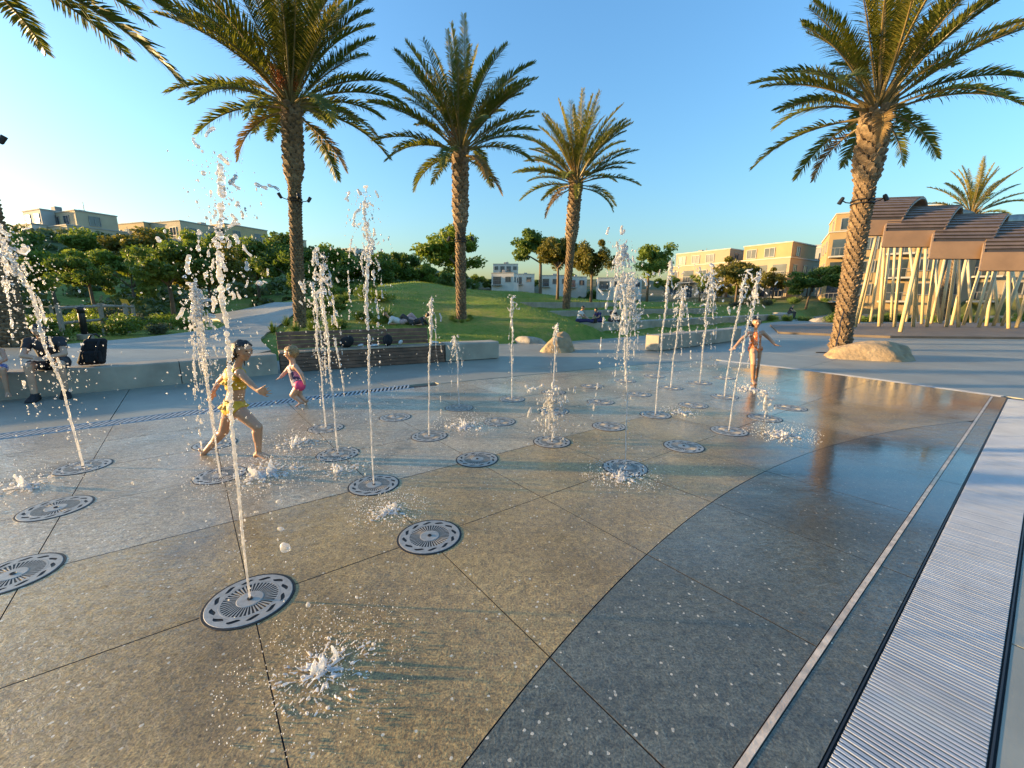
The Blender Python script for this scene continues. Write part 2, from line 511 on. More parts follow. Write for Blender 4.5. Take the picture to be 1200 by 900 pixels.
GF = np.stack([idx[:-1,:-1], idx[:-1,1:], idx[1:,1:], idx[1:,:-1]], -1).reshape(-1, 4)
tag(inst("ground", np_mesh("ground", np.stack([GX, GY, GZ], -1).reshape(-1, 3), GF, M['ground'], True)), kind="structure")

# ------------------------------------------------------------------ splash pad: single slabs over a dark bed
pad = empty("splash_pad"); tag(pad, kind="structure")
def graph_poly(u0, u1, lo, hi, n=10):
    us = [u0 + (u1-u0)*i/n for i in range(n+1)]
    return [P(u, lo(u)) for u in us] + [P(u, hi(u)) for u in reversed(us)]
bed = MB(); bed.prism([P(-8,-.2), P(10.3,-.2), P(10.6,1.65), P(10.98,3.5), P(11.0,5.5), P(7.6,6.42), P(3.1,7.0), P(-8,7.28)], -0.10, -0.008)
bed.build("bed", M['joint'], pad)
GAP = 0.0022
cols = [0.09 + 0.975*k for k in range(-8, 12)]
edges = [-8.0] + [c for c in cols if c > -7.9] + [11.2]
def slab(u0, u1, lo, hi, mat, n=10):
    """one slab between two u joints and two curves; trimmed at the east end; rounded arris"""
    us = [u0 + GAP + (u1-u0-2*GAP)*i/n for i in range(n+1)]
    bot = []; top = []
    for u in us:
        a, b = lo(u) + GAP, hi(u) - GAP
        if b - a < 0.02: continue
        bot.append((u, a)); top.append((u, b))
    if len(bot) < 2: return
    def clip(q):
        return (min(q[0], rend_u(q[1]) - 0.03), q[1])
    bot = [clip(q) for q in bot]; top = [clip(q) for q in top]
    if max(q[0] for q in bot + top) - min(q[0] for q in bot + top) < 0.05: return
    ring = []
    for q in bot + top[::-1]:
        if not ring or math.dist(q, ring[-1]) > 1e-4: ring.append(q)
    if math.dist(ring[0], ring[-1]) < 1e-4: ring.pop()
    if len(ring) < 3: return
    cu = sum(q[0] for q in ring)/len(ring); cv = sum(q[1] for q in ring)/len(ring)
    inner = []
    for q in ring:
        d = Vector((cu-q[0], cv-q[1])); d = d.normalized()*0.0012 if d.length > .01 else d
        inner.append((q[0]+d.x, q[1]+d.y))
    m = len(ring)
    dz = random.uniform(-0.0006, 0.0006)
    vs = [(*P(*q), -0.010) for q in ring] + [(*P(*q), -0.0012+dz) for q in ring] + [(*P(*q), dz) for q in inner]
    fs = [tuple(range(2*m, 3*m))]
    for k in (0, m):
        fs += [(k+i, k+(i+1) % m, k+m+(i+1) % m, k+m+i) for i in range(m)]
    sl = MB().add(vs, fs).build("paving_slab", mat, pad)
    sl.data.materials.append(M['joint'])          # grout-dark arris
    sl.data.polygons.foreach_set("material_index", [0] + [1]*m + [1]*m)
random.seed(4)
DRAIN_L, DRAIN_R = 0.243, -0.100
S0, S1 = 0.390, 0.417
big = [edges[0]] + edges[2:-1:2] + [edges[-1]]
for a, b in zip(big[:-1], big[1:]):
    slab(a, b, lambda u: DRAIN_L + 0.003, lambda u: S0, M['pad_dark'])
stripe = MB()
us = np.linspace(-8, 10.25, 60)
stripe.prism([P(u, S0+.002) for u in us] + [P(u, S1-.002) for u in us[::-1]], -0.02, 0.0025)
stripe.build("pale_edge_strip", M['strip'], pad)
for a, b in zip(edges[:-1], edges[1:]):
    slab(a, b, lambda u: S1, lambda u: max(arc_v(u), S1), M['pad_dark'])
    slab(a, b, lambda u: max(arc_v(u), S1), lambda u: row_v(0, u), M['pad_tan'] if b < 8 else M['pad_grey'])
    slab(a, b, lambda u: row_v(0, u), lambda u: row_v(1, u), M['pad_tan'] if b < 6 else M['pad_grey'])
    slab(a, b, lambda u: row_v(1, u), lambda u: min(row_v(2, u), back_v(u)-.05), M['pad_grey'])
    slab(a, b, lambda u: row_v(2, u), lambda u: min(row_v(3, u), back_v(u)-.05), M['pad_grey'])
    slab(a, b, lambda u: row_v(3, u), lambda u: min(row_v(4, u), back_v(u)-.05), M['pad_grey'])
    slab(a, b, lambda u: row_v(4, u), lambda u: back_v(u)-(.31 if u < 3.55 else .16), M['pad_grey'])

# ------------------------------------------------------------------ wide trench drain with its bars
drain = empty("trench_drain", (*P(3, .07), 0), math.atan2(DU.y, DU.x))
tag(drain, "wide trench drain of closely spaced pale steel bars beside the dark slabs", "drain")
DL0, DL1 = -7.0, 10.2 - 3.0   # local u range, origin at u=3
hw = (DRAIN_L - DRAIN_R)/2
tr = MB(); tr.box(DL0, DL1, -hw+.012, hw-.012, -0.09, -0.05); tr.build("channel", M['black'], drain)
fr = MB()
fr.box(DL0, DL1, hw-.004, hw+.002, -0.06, 0.003); fr.box(DL0, DL1, -hw-.002, -hw+.004, -0.06, 0.003)
fr.build("frame", M['black_metal'], drain)
barm = MB().bbox(-.0076, .0076, -hw+.010, hw-.010, -0.030, 0.003, 0.002).mesh("drain_bar", M['steel'])
PITCHB = 0.0215
nb = int((DL1-DL0)/PITCHB)
first = [i for i in range(nb) if DL0 + i*PITCHB > -2.15][:300]
for i in first:
    inst("bar", barm, drain, (DL0 + i*PITCHB, 0, random.uniform(-.0006, .0006)))
rest = MB()
for i in range(nb):
    if i < first[0] or i > first[-1]:
        x = DL0 + i*PITCHB
        rest.box(x-.0076, x+.0076, -hw+.010, hw-.010, -0.030, 0.003)
tag(rest.build("far_bars", M['steel'], drain), kind="stuff")

# slot drains round the back and the east end
def slot_drain(name, pts, width, label, pitch=0.045):
    o = empty(name, (*pts[len(pts)//2], 0)); tag(o, label, "drain")
    base = o.location
    ps = [Vector(p) for p in pts]
    seg = [0]
    for a, b in zip(ps[:-1], ps[1:]): seg.append(seg[-1] + (b-a).length)
    def at(s):
        x = np.interp(s, seg, [p.x for p in ps]); y = np.interp(s, seg, [p.y for p in ps]); return Vector((x, y))
    ch = MB(); bars = MB(); rim = MB()
    S = np.arange(0, seg[-1], 0.5)
    L = []; Rr = []
    for s in S:
        p = at(s); t = (at(min(s+.3, seg[-1])) - at(max(s-.3, 0))).normalized(); nrm = Vector((-t.y, t.x))
        L.append(p + nrm*width/2 - base.xy); Rr.append(p - nrm*width/2 - base.xy)
    n = len(L)
    ch.add([(p.x, p.y, -0.04) for p in L] + [(p.x, p.y, -0.04) for p in Rr], [(i, i+1, n+i+1, n+i) for i in range(n-1)])
    ch.build("channel", M['black'], o)
    for side in (L, Rr):
        rim.tube([(p.x, p.y, -0.004) for p in side], 0.011, 6)
    rim.build("frame", M['steel'], o)
    for s in np.arange(0.02, S[-1], pitch):
        p = at(s); t = (at(min(s+.3, seg[-1])) - at(max(s-.3, 0))).normalized()
        Mx = Matrix.Translation((p.x-base.x, p.y-base.y, 0)) @ Matrix.Rotation(math.atan2(t.y, t.x), 4, 'Z') @ Matrix.Rotation(R(-24), 4, 'Z')
        bars.box(-pitch*.21, pitch*.21, -width/2+.008, width/2-.008, -0.03, 0.003, Mx)
    tag(bars.build("bars", M['steel'], o), kind="stuff")
    return o
slot_drain("slot_drain", [P(u, back_v(u)-.155) for u in np.linspace(-7.9, 3.5, 40)], 0.29, "slotted steel drain between the splash pad and the concrete seat wall", 0.07)
slot_drain("slot_drain", [P(rend_u(v)+.04, v) for v in np.linspace(0.3, 5.3, 24)], 0.10, "short curved slotted drain at the splash pad's end towards the big tan boulder", 0.05)
# pale kerb line continuing the back edge
kb = MB()
us = np.linspace(3.62, 10.9, 40)
kb.prism([P(u, back_v(u)-.155) for u in us] + [P(u, back_v(u)+.0) for u in us[::-1]], -0.05, 0.006)
tag(kb.build("pad_edge_kerb", M['concrete']), kind="structure")

# ------------------------------------------------------------------ plaza paving in big slabs
def fill_slabs(outer, hole, z, lines_u, lines_v, parent, name, matf, gap=0.006):
    bm = bmesh.new()
    ed = []
    for loop in (outer, hole):
        if not loop: continue
        vs = [bm.verts.new((p[0], p[1], z)) for p in loop]
        ed += [bm.edges.new((vs[i], vs[(i+1) % len(vs)])) for i in range(len(vs))]
    bmesh.ops.triangle_fill(bm, edges=ed, use_beauty=True, normal=(0, 0, 1))
    for us_, dr in ((lines_u, (DU.x, DU.y, 0)), (lines_v, (DV.x, DV.y, 0))):
        for q in us_:
            co = Vector(dr)*q; co.z = z
            bmesh.ops.bisect_plane(bm, geom=bm.verts[:] + bm.edges[:] + bm.faces[:], plane_co=co, plane_no=dr)
    cells = {}
    for f in bm.faces:
        c = f.calc_center_median(); u, v = UV(c.x, c.y)
        key = (int(np.searchsorted(lines_u, u)), int(np.searchsorted(lines_v, v)))
        cells.setdefault(key, []).append([tuple(v.co) for v in f.verts])
    bm.free()
    for key, polys in cells.items():
        b2 = bmesh.new(); vm = {}
        for p in polys:
            vs = []
            for co in p:
                kk = (round(co[0], 4), round(co[1], 4))
                if kk not in vm: vm[kk] = b2.verts.new(co)
                if vm[kk] not in vs: vs.append(vm[kk])
            if len(vs) >= 3:
                try: b2.faces.new(vs)
                except ValueError: pass
        bmesh.ops.recalc_face_normals(b2, faces=b2.faces[:])
        if sum(f.normal.z for f in b2.faces) < 0:
            bmesh.ops.reverse_faces(b2, faces=b2.faces[:])
        r = bmesh.ops.inset_region(b2, faces=b2.faces[:], thickness=gap, use_boundary=True, use_even_offset=True)
        for f in r['faces']:
            pass
        ring = set(v for f in r['faces'] for v in f.verts if any(e.is_boundary for e in v.link_edges))
        for v in ring: v.co.z = z - 0.045
        me = bpy.data.meshes.new(name); b2.to_mesh(me); b2.free()
        u = (key[0], key[1])
        me.materials.append(matf(key))
        inst(name, me, parent)
plaza = empty("plaza"); tag(plaza, kind="structure")
hole = [P(u, DRAIN_R - .006) for u in np.linspace(-7.9, 10.25, 12)] + [P(rend_u(v)+.10, v) for v in np.linspace(.1, 5.4, 12)] + [P(u, back_v(u)+.003) for u in np.linspace(11.0, -7.9, 40)]
bedp = MB(); bm_l = [(x, y) for x, y in PLAZA]
lu = sorted([-4.6, -0.95, 2.75, 6.4, 10.1, 14.0, 18, 22, 27, 33, 40, 50]); lv = sorted([-9, -6, -3.2, -.9, 3.4, 9.6, 12.0, 15.5, 20])
fill_slabs(PLAZA, hole, 0.0, lu, lv, plaza, "paving_slab", lambda k: M['concrete_dark'] if (k[1] <= 3 and k[0] <= 5) else M['concrete'])

# ------------------------------------------------------------------ raised terrace and path on the west
WALL = [(-15.5, 1.6), (-12, 3.75), (-9.2, 5.5), (-7.36, 6.77), (-6.3, 7.62), (-5.03, 8.80)]
BEN = [(-5.00, 8.86), (-3.97, 9.50), (-1.74, 10.62)]
END = [(-1.72, 10.63), (-.36, 11.30)]
def offs(pts, d):
    out = []
    for i, p in enumerate(pts):
        a = Vector(pts[max(i-1, 0)]); b = Vector(pts[min(i+1, len(pts)-1)])
        t = (b-a).normalized(); out.append((p[0]-t.y*d, p[1]+t.x*d))
    return out
def resample(pts, step):
    ps = [Vector(p) for p in pts]; seg = [0]
    for a, b in zip(ps[:-1], ps[1:]): seg.append(seg[-1] + (b-a).length)
    n = max(2, int(seg[-1]/step)+1)
    S = np.linspace(0, seg[-1], n)
    return [tuple(np.interp(s, seg, [p[k] for p in ps]) for k in range(len(ps[0]))) for s in S]
def band(mb, pts, d0, d1, z0, z1, b=0.015):
    """extruded wall along a line, chamfered top"""
    A = offs(pts, d0); B = offs(pts, d1); n = len(pts)
    A2 = offs(pts, d0 + b); B2 = offs(pts, d1 - b)
    vs = [(*p, z0) for p in A] + [(*p, z1-b) for p in A] + [(*p, z1) for p in A2] + [(*p, z1) for p in B2] + [(*p, z1-b) for p in B] + [(*p, z0) for p in B]
    fs = []
    for k in range(5):
        fs += [(k*n+i, k*n+i+1, (k+1)*n+i+1, (k+1)*n+i) for i in range(n-1)]
    fs.append(tuple(k*n for k in range(6))); fs.append(tuple(k*n+n-1 for k in reversed(range(6))))
    mb.add(vs, fs)
sw = empty("seat_wall", (*WALL[3], 0)); tag(sw, "long low concrete seat wall holding the raised path, a man and child seated on it", "wall")
wpts = resample(WALL, 0.4)
L = len(wpts)
cuts = [0, int(L*.30), int(L*.66), int(L*.853), L-1]
for a, b in zip(cuts[:-1], cuts[1:]):
    m = MB(); pp = [(x-WALL[3][0], y-WALL[3][1]) for x, y in wpts[a:b+1]]
    t0 = (Vector(pp[1])-Vector(pp[0])).normalized()*0.006; t1 = (Vector(pp[-1])-Vector(pp[-2])).normalized()*0.006
    pp[0] = (pp[0][0]+t0.x, pp[0][1]+t0.y); pp[-1] = (pp[-1][0]-t1.x, pp[-1][1]-t1.y)
    band(m, pp, 0.0, 0.50, -0.10, 0.425, 0.02)
    m.build("wall_block", M['concrete_wall'], sw)
left = resample([(-24, 6.0), (-16, 9.0), (-11.9, 11.06), (-11.7, 15), (-12.4, 18.2), (-14.5, 20.6), (-19, 22.4), (-30, 23.6)], 0.8)
right = resample([(-15.6, 2.15), (-9.45, 5.95), (-5.35, 9.25), (-7.6, 12.5), (-9.4, 16), (-10.0, 19.5), (-11.2, 22.6), (-14.2, 25), (-20, 26.8), (-30, 27.6)], 0.8)
n = 70
lp = resample(left, 0.1); rp = resample(right, 0.1)
vs = []
for i in range(n):
    a = lp[int(i/(n-1)*(len(lp)-1))]; b = rp[int(i/(n-1)*(len(rp)-1))]
    for k in range(9):
        x = a[0] + (b[0]-a[0])*k/8; y = a[1] + (b[1]-a[1])*k/8
        vs.append((x, y, max(0.405, th(x, y) + 0.07)))
fs = [(i*9+k, i*9+k+1, i*9+10+k, i*9+9+k) for i in range(n-1) for k in range(8)]
tp = MB().add(vs, fs); o = tp.build("path", M['concrete'], smooth=True); tag(o, kind="structure")
for p in o.data.polygons: pass
bm = bmesh.new(); bm.from_mesh(o.data); bmesh.ops.recalc_face_normals(bm, faces=bm.faces[:])
r = bmesh.ops.extrude_face_region(bm, geom=bm.faces[:])
bmesh.ops.translate(bm, verts=[v for v in r['geom'] if isinstance(v, bmesh.types.BMVert)], vec=(0, 0, -0.35))
bmesh.ops.recalc_face_normals(bm, faces=bm.faces[:]); bm.to_mesh(o.data); bm.free()
for p in o.data.polygons: p.use_smooth = False

# low lawn-terrace walls on the east
def lawn_wall(pts, ztop, zbot, label, thick=0.45):
    o = empty("terrace_wall", (pts[0][0], pts[0][1], zbot)); tag(o, label, "wall", "stepped lawn walls")
    pp = resample(pts, 1.0); k = 6
    for a in range(0, len(pp)-1, k):
        q = [(x-pts[0][0], y-pts[0][1]) for x, y in pp[a:min(a+k, len(pp)-1)+1]]
        if len(q) < 2: continue
        m = MB(); t1 = (Vector(q[-1])-Vector(q[-2])).normalized()*0.015
        q[-1] = (q[-1][0]-t1.x, q[-1][1]-t1.y)
        band(m, q, 0, thick, 0.0, ztop-zbot, 0.02); m.build("wall_block", M['concrete_wall'], o)
    return o
def along(off, w): return (L1A[0]+LD.x*w+LN[0]*off, L1A[1]+LD.y*w+LN[1]*off)
lawn_wall([along(.25, -2.4), along(0, -1.4), along(0, 0), along(0, 8), along(0, 18), along(.1, 25), along(1.0, 30), along(3.0, 33)], 0.52, -.15, "lowest concrete lawn terrace wall with two people sitting on its end", .8)
lawn_wall([along(3.8, -4.0), along(3.5, -1.8), along(3.5, 0), along(3.5, 8), along(3.5, 19)], 1.05, 0.1, "middle concrete lawn terrace wall between two strips of grass", .6)
lawn_wall([along(7.6, -5.2), along(7.4, -2.6), along(7.4, 5), along(7.4, 13)], 1.55, 0.6, "highest concrete lawn terrace wall below the small park trees", .6)
# free-standing plaza bench block
bq = empty("concrete_bench", (4.6, 12.96, 0), math.atan2(0.64, 0.77)); tag(bq, "long free-standing block bench of plain concrete on the open plaza", "bench")
m = MB(); m.bbox(0, 3.0, 0, .48, 0.03, .50, .018); m.build("bench_block", M['concrete_wall'], bq)
m = MB(); m.bbox(3.012, 6.1, 0, .48, 0.03, .50, .018); m.build("bench_block", M['concrete_wall'], bq)
m = MB(); m.box(.05, 6.05, .05, .43, -0.01, .031); m.build("plinth", M['concrete_dark'], bq)
# ------------------------------------------------------------------ round fountain grates
GR = 0.197
def ring_prism(mb, r0, r1, z0, z1, n=48):
    vs = []
    for r, z in ((r0, z0), (r1, z0), (r1, z1-.001), (r1-.002, z1), (r0, z1)):
        vs += [(r*math.cos(2*math.pi*k/n), r*math.sin(2*math.pi*k/n), z) for k in range(n)]
    fs = []
    for a in range(5):
        b = (a+1) % 5
        fs += [(a*n+k, a*n+(k+1) % n, b*n+(k+1) % n, b*n+k) for k in range(n)]
    mb.add(vs, fs)
rim_me = (lambda m: (ring_prism(m, GR-.001, GR+.012, -.004, .0016), m)[1])(MB()).mesh("grate_rim", M['black'])
well = MB(); well.lathe([(GR, -.002), (GR, .0005)], 48); well_me = well.mesh("grate_well", M['black'])
pl = MB(); ring_prism(pl, GR-.016, GR-.0015, .0008, .0032)
ring_prism(pl, .128, .138, .0008, .0032)
# the band between the two rings: flowing tongues of metal that leave leaf-shaped slots
for k in range(12):
    a0 = 2*math.pi*k/12
    n = 8; A = []; B = []
    for i in range(n+1):
        t = i/n; a = a0 + t*2*math.pi/12
        slot = math.sin(math.pi*min(1, max(0, (t-.14)/.72)))**0.6 if .14 < t < .86 else 0.0
        mid = .160 + .006*math.sin(2*math.pi*t)
        A.append((a, mid - .0105*slot)); B.append((a, mid + .0105*slot))
    for side, lim in ((A, .1375), (B, GR-.0155)):
        vs = [(r*math.cos(a), r*math.sin(a), .0031) for a, r in side] + [(lim*math.cos(a), lim*math.sin(a), .0031) for a, r in side]
        fs = [(i, i+1, n+2+i, n+1+i) for i in range(n)] if side is B else [(n+1+i, n+2+i, i+1, i) for i in range(n)]
        fs = [tuple(reversed(f)) for f in fs]
        pl.add(vs, fs)
plate_me = pl.mesh("grate_plate", M['cast'])
spk = MB()
for k in range(42):
    Mx = Matrix.Rotation(2*math.pi*k/42, 4, 'Z')
    w0, w1 = .0016, .0040
    vs = [Mx @ Vector(p) for p in ((.058,-w0,.0030),(.130,-w1,.0030),(.130,w1,.0030),(.058,w0,.0030),(.058,-w0,.0),(.130,-w1,.0),(.130,w1,.0),(.058,w0,.0))]
    spk.add(vs, [(0,1,2,3),(0,4,5,1),(2,6,7,3)])
spoke_me = spk.mesh("grate_spokes", M['cast'])
hb = MB(); hb.lathe([(.062, .0), (.062, .0030), (.059, .0042), (.014, .0042), (.013, .003)], 36); hub_me = hb.mesh("grate_hub", M['cast'])
nz = MB(); nz.lathe([(.0125, .004), (.0125, .009), (.008, .009), (.0075, .005)], 16); noz_me = nz.mesh("grate_nozzle", M['black_metal'])

def gpos(x, y):
    """photo measurement -> plan position, metres"""
    f = 485.0; p = PITCH
    dx = (x-600)/f; dz = -(y-450)/f
    Yd = math.cos(p) + dz*math.sin(p); Zd = -math.sin(p) + dz*math.cos(p)
    t = -CAM_H/Zd
    return (dx*t, Yd*t)
def zc_of(y, z): return y*math.cos(PITCH) - (z-CAM_H)*math.sin(PITCH)

GRATES = {  # row, column of the nozzle grid -> plan position
 (0,-1):(-2.40,1.39),(0,0):(-1.35,1.88),(0,1):(-.54,2.47),(0,3):(1.05,3.62),(0,4):(1.83,4.20),(0,5):(2.59,4.74),(0,6):(3.35,5.30),(0,7):(4.06,5.85),
 (1,-1):(-2.81,2.08),(1,1):(-1.16,3.25),(1,2):(-.34,3.83),(1,3):(.44,4.35),(1,4):(1.20,4.93),(1,5):(1.96,5.47),(1,6):(2.71,6.01),(1,7):(3.47,6.59),
 (2,-1):(-3.40,2.85),(2,0):(-2.59,3.45),(2,1):(-1.76,3.97),(2,2):(-.95,4.55),(2,3):(-.16,5.14),(2,4):(.60,5.67),(2,5):(1.37,6.22),(2,6):(2.12,6.76),(2,7):(2.86,7.30),(2,8):(3.60,7.78),
 (3,-1):(-4.00,3.64),(3,0):(-3.22,4.28),(3,1):(-2.27,4.85),(3,2):(-1.56,5.34),(3,3):(-.77,5.85),(3,4):(0.0,6.40),(3,5):(.71,6.92),(3,6):(1.47,7.45),(3,7):(2.22,7.98),(3,8):(2.98,8.5),(2,9):(4.34,8.31)}
JET_AT = {(3,-1): "leaning jet before the seated man", (0,0): "tallest jet beside the largest splash", (2,0): "thick white-headed jet by the child in yellow", (3,0): "short jet behind the child in yellow",
 (1,1): "tall broken jet before the timber bench", (2,1): "jet with the rounded plume", (3,1): "straight jet behind the toddler", (2,2): "slim bending jet by the timber bench end",
 (3,3): "short jet before the concrete end block", (3,4): "narrow jet standing alone before the mound", (3,5): "low jet before the pointed boulder", (1,3): "knee-high bubbling jet",
 (0,3): "tall wide jet before the lawn terrace", (1,5): "tall thin jet before the free-standing bench", (3,7): "bushy broad jet", (2,7): "loose jet of many strands",
 (1,7): "bending jet beside the child in orange", (0,5): "slanting thin jet near the dark slabs", (2,8): "broad arching jet over the child in orange", (0,6): "ankle-high spurt"}
IDLE = {(0,-1): "next before the tallest jet along its row", (0,1): "between the tallest jet and the tall wide jet", (0,4): "between the tall wide jet and the slanting jet", (0,7): "last of the row beyond the ankle-high spurt",
 (1,-1): "on the tan edge before the leaning jet's row", (1,2): "between the tall broken jet and the knee-high jet", (1,4): "between the knee-high jet and the tall thin jet", (1,6): "between the tall thin jet and the bending jet",
 (2,-1): "in front of the leaning jet's grate", (2,3): "behind the knee-high jet, before the short jets", (2,4): "right behind the knee-high jet towards the pointed boulder", (2,5): "before the free-standing bench and its boulder",
 (2,6): "before the bushy broad jet", (2,9): "last of its row beyond the child in orange", (3,2): "behind the slim bending jet, nearest the timber bench", (3,6): "between the low jet and the bushy jet at the back", (3,8): "furthest back by the pale kerb"}
random.seed(11)
for key, (x, y) in GRATES.items():
    o = empty("fountain_grate", (x, y, 0.0008), random.uniform(0, 6.28))
    jet = key in JET_AT
    tag(o, ("round grey grate at the foot of the " + JET_AT[key]) if jet else ("round grey grate without water, " + IDLE[key]),
        "grate", "grates with running jets" if jet else "grates with idle jets")
    for nm, me in (("rim", rim_me), ("well", well_me), ("plate", plate_me), ("spokes", spoke_me), ("hub", hub_me)):
        q = inst(nm, me, o)
        if nm == "hub": inst("nozzle", noz_me, q)
        if nm == "spokes": q["kind"] = "stuff"

# ------------------------------------------------------------------ water jets
def water_thing(name, label, cat, group, base, C, Rr, D, DR, voxel, mat=None, part="water_column"):
    """C/Rr overlapping beads fused into ligaments; D/DR loose drops"""
    o = empty(name, base); tag(o, label, cat, group)
    if len(C):
        me = spheres_mesh("beads", C, Rr, None, 2)
        me = remesh(me, voxel, 1, "water_column")
        me.materials.clear(); me.materials.append(mat or M['water'])
        me.polygons.foreach_set("use_smooth", [True]*len(me.polygons))
        if part != "water_column":
            inst(part, me, o)["kind"] = "stuff"
        else:               # the joined column is one part, what has broken away is loose water
            nv = len(me.vertices); ed = np.zeros(len(me.edges)*2, np.int32); me.edges.foreach_get("vertices", ed); ed = ed.reshape(-1, 2)
            lab = np.arange(nv)
            while True:
                m_ = np.minimum(lab[ed[:, 0]], lab[ed[:, 1]]); new = lab.copy()
                np.minimum.at(new, ed[:, 0], m_); np.minimum.at(new, ed[:, 1], m_); new = new[new]
                if (new == lab).all(): break
                lab = new
            big_ = np.bincount(lab).argmax()
            co = np.zeros(nv*3); me.vertices.foreach_get("co", co); co = co.reshape(-1, 3)
            F_ = np.zeros(len(me.loops), np.int32); me.loops.foreach_get("vertex_index", F_)
            F_ = F_.reshape(-1, 4) if len(F_) == 4*len(me.polygons) else None
            if F_ is None: inst(part, me, o)
            else:
                for nm_, sel in ((part, lab == big_), ("loose_water", lab != big_)):
                    fs_ = F_[sel[F_[:, 0]]]
                    if not len(fs_): continue
                    idx_ = np.where(sel)[0]; rm = np.zeros(nv, np.int32); rm[idx_] = np.arange(len(idx_))
                    q_ = inst(nm_, np_mesh(nm_, co[idx_], rm[fs_], mat or M['water'], True), o)
                    if nm_ == "loose_water": q_["kind"] = "stuff"
    if len(D):
        q = inst("droplets", spheres_mesh("droplets", D, DR, mat or M['drops'], 1), o); q["kind"] = "stuff"
    return o

def drop_shape(rng, r):
    s = .8 + 1.3*rng.random()**1.5
    return (r*(0.55+.75*rng.random()), r*(0.55+.75*rng.random()), r*s)

def jet(key, h, lean=(0, 0), bulk=1.0, spread=0.16, strands=7, head=1.0, spray=160, seed=0, label="", base=None, thin=False, rise=0.62, sway=0.0):
    rng = random.Random(seed*77+5)
    bx, by = base if base else GRATES[key]
    dist = math.hypot(bx, by)
    voxel = min(0.0085, max(0.0042, 0.0015*dist))
    C = []; Rr = []; D = []; DR = []
    ph = rng.uniform(0, 6)
    wind = Vector((lean[0], lean[1], 0))
    def axis(t):   # t 0..1 of the height
        w = wind*(t**1.6)
        k = 0.012*bulk*t
        return Vector((w.x + k*math.sin(9*t*h+ph) + sway*math.sin(3*t+ph)*t, w.y + k*math.cos(7*t*h+ph*2), t*h))
    # rising rope: smooth and glassy below, lumpy higher up
    z = 0.0
    while z < h:
        t = z/h
        rad = (0.0062 + 0.0075*t*bulk)*(1.0 + (0.6*t)*rng.uniform(-.6, .9))
        rad = max(rad, voxel*1.05, .0020*dist)
        if t < rise or rng.random() > 0.34*(t-rise)/(1-rise):
            p = axis(t) + Vector((rng.gauss(0, 1), rng.gauss(0, 1), 0))*(0.004*t*bulk)
            C.append(p); Rr.append((rad, rad, rad*1.3))
        z += 0.011 + 0.010*t
    top = axis(1.0)
    # head: a mushroom of lumps turning over
    for i in range(int(20*head)):
        a = rng.uniform(0, 6.28); rr = abs(rng.gauss(0, 0.045*bulk*head)); zz = rng.uniform(-.26, .05)*head
        p = top + Vector((math.cos(a)*rr, math.sin(a)*rr, zz)); d = Vector((math.cos(a)*rng.uniform(-.3, .8), math.sin(a)*rng.uniform(-.3, .8), rng.gauss(0, 1.1))).normalized()
        r = max(bulk*rng.uniform(.004, .0105), voxel*1.02)
        for k in range(rng.choice((1, 2, 4, 6, 8))):
            q = max(r*rng.uniform(.7, 1.25), voxel); C.append(p.copy()); Rr.append((q, q, q*1.15))
            d = (d + Vector((rng.gauss(0, .28), rng.gauss(0, .28), rng.gauss(0, .2)))).normalized(); p = p + d*r*1.05
    # falling strands
    g = 9.81
    for s in range(strands):
        a = rng.uniform(0, 6.28); v = rng.uniform(.25, 1.0)*spread
        t0 = rng.uniform(0, .12); z0 = h*rng.uniform(.84, 1.0)
        tmax = math.sqrt(2*z0/g)*(.22 + .78*rng.random()**1.8)
        t = 0.0; wob = rng.uniform(0, 6)
        gapn = 0
        while t < tmax:
            zz = z0 - 0.5*g*t*t
            if zz < 0.01: break
            p = axis(min(1, z0/h)) + Vector((math.cos(a)*v*(t+.1)*2.2, math.sin(a)*v*(t+.1)*2.2, 0)) + wind*0.35*t
            p.x += 0.010*math.sin(30*t+wob); p.z = zz
            if gapn <= 0:
                r = bulk*rng.uniform(.0035, .0095)
                if r > voxel*0.95:
                    C.append(p); Rr.append(drop_shape(rng, r))
                    if rng.random() < .5:
                        C.append(p + Vector((rng.gauss(0,.006), rng.gauss(0,.006), -r*1.3))); Rr.append(drop_shape(rng, r*.9))
                else:
                    D.append(p); DR.append(drop_shape(rng, r))
                if rng.random() < 0.07 + 0.20*t/tmax: gapn = rng.randint(2, 7)
            gapn -= 1
            t += 0.0115 / max(0.35, g*t) * (1.0 if t > .05 else .5) + 0.0025
    # loose spray
    for i in range(spray):
        t = rng.random()**0.55
        zz = h*(t*1.02); a = rng.uniform(0, 6.28)
        rr = abs(rng.gauss(0, spread*(0.35 + 0.75*(1-t)))) + 0.01
        p = axis(min(1, t)) + Vector((math.cos(a)*rr, math.sin(a)*rr, 0)); p.z = max(.01, zz)
        D.append(p); DR.append(drop_shape(rng, bulk*rng.choice((.0018, .0022, .003, .003, .004, .0055))))
    return water_thing("water_jet", label, "water jet", "water jets of the splash fountain", (bx, by, 0.006), C, Rr, D, DR, voxel)

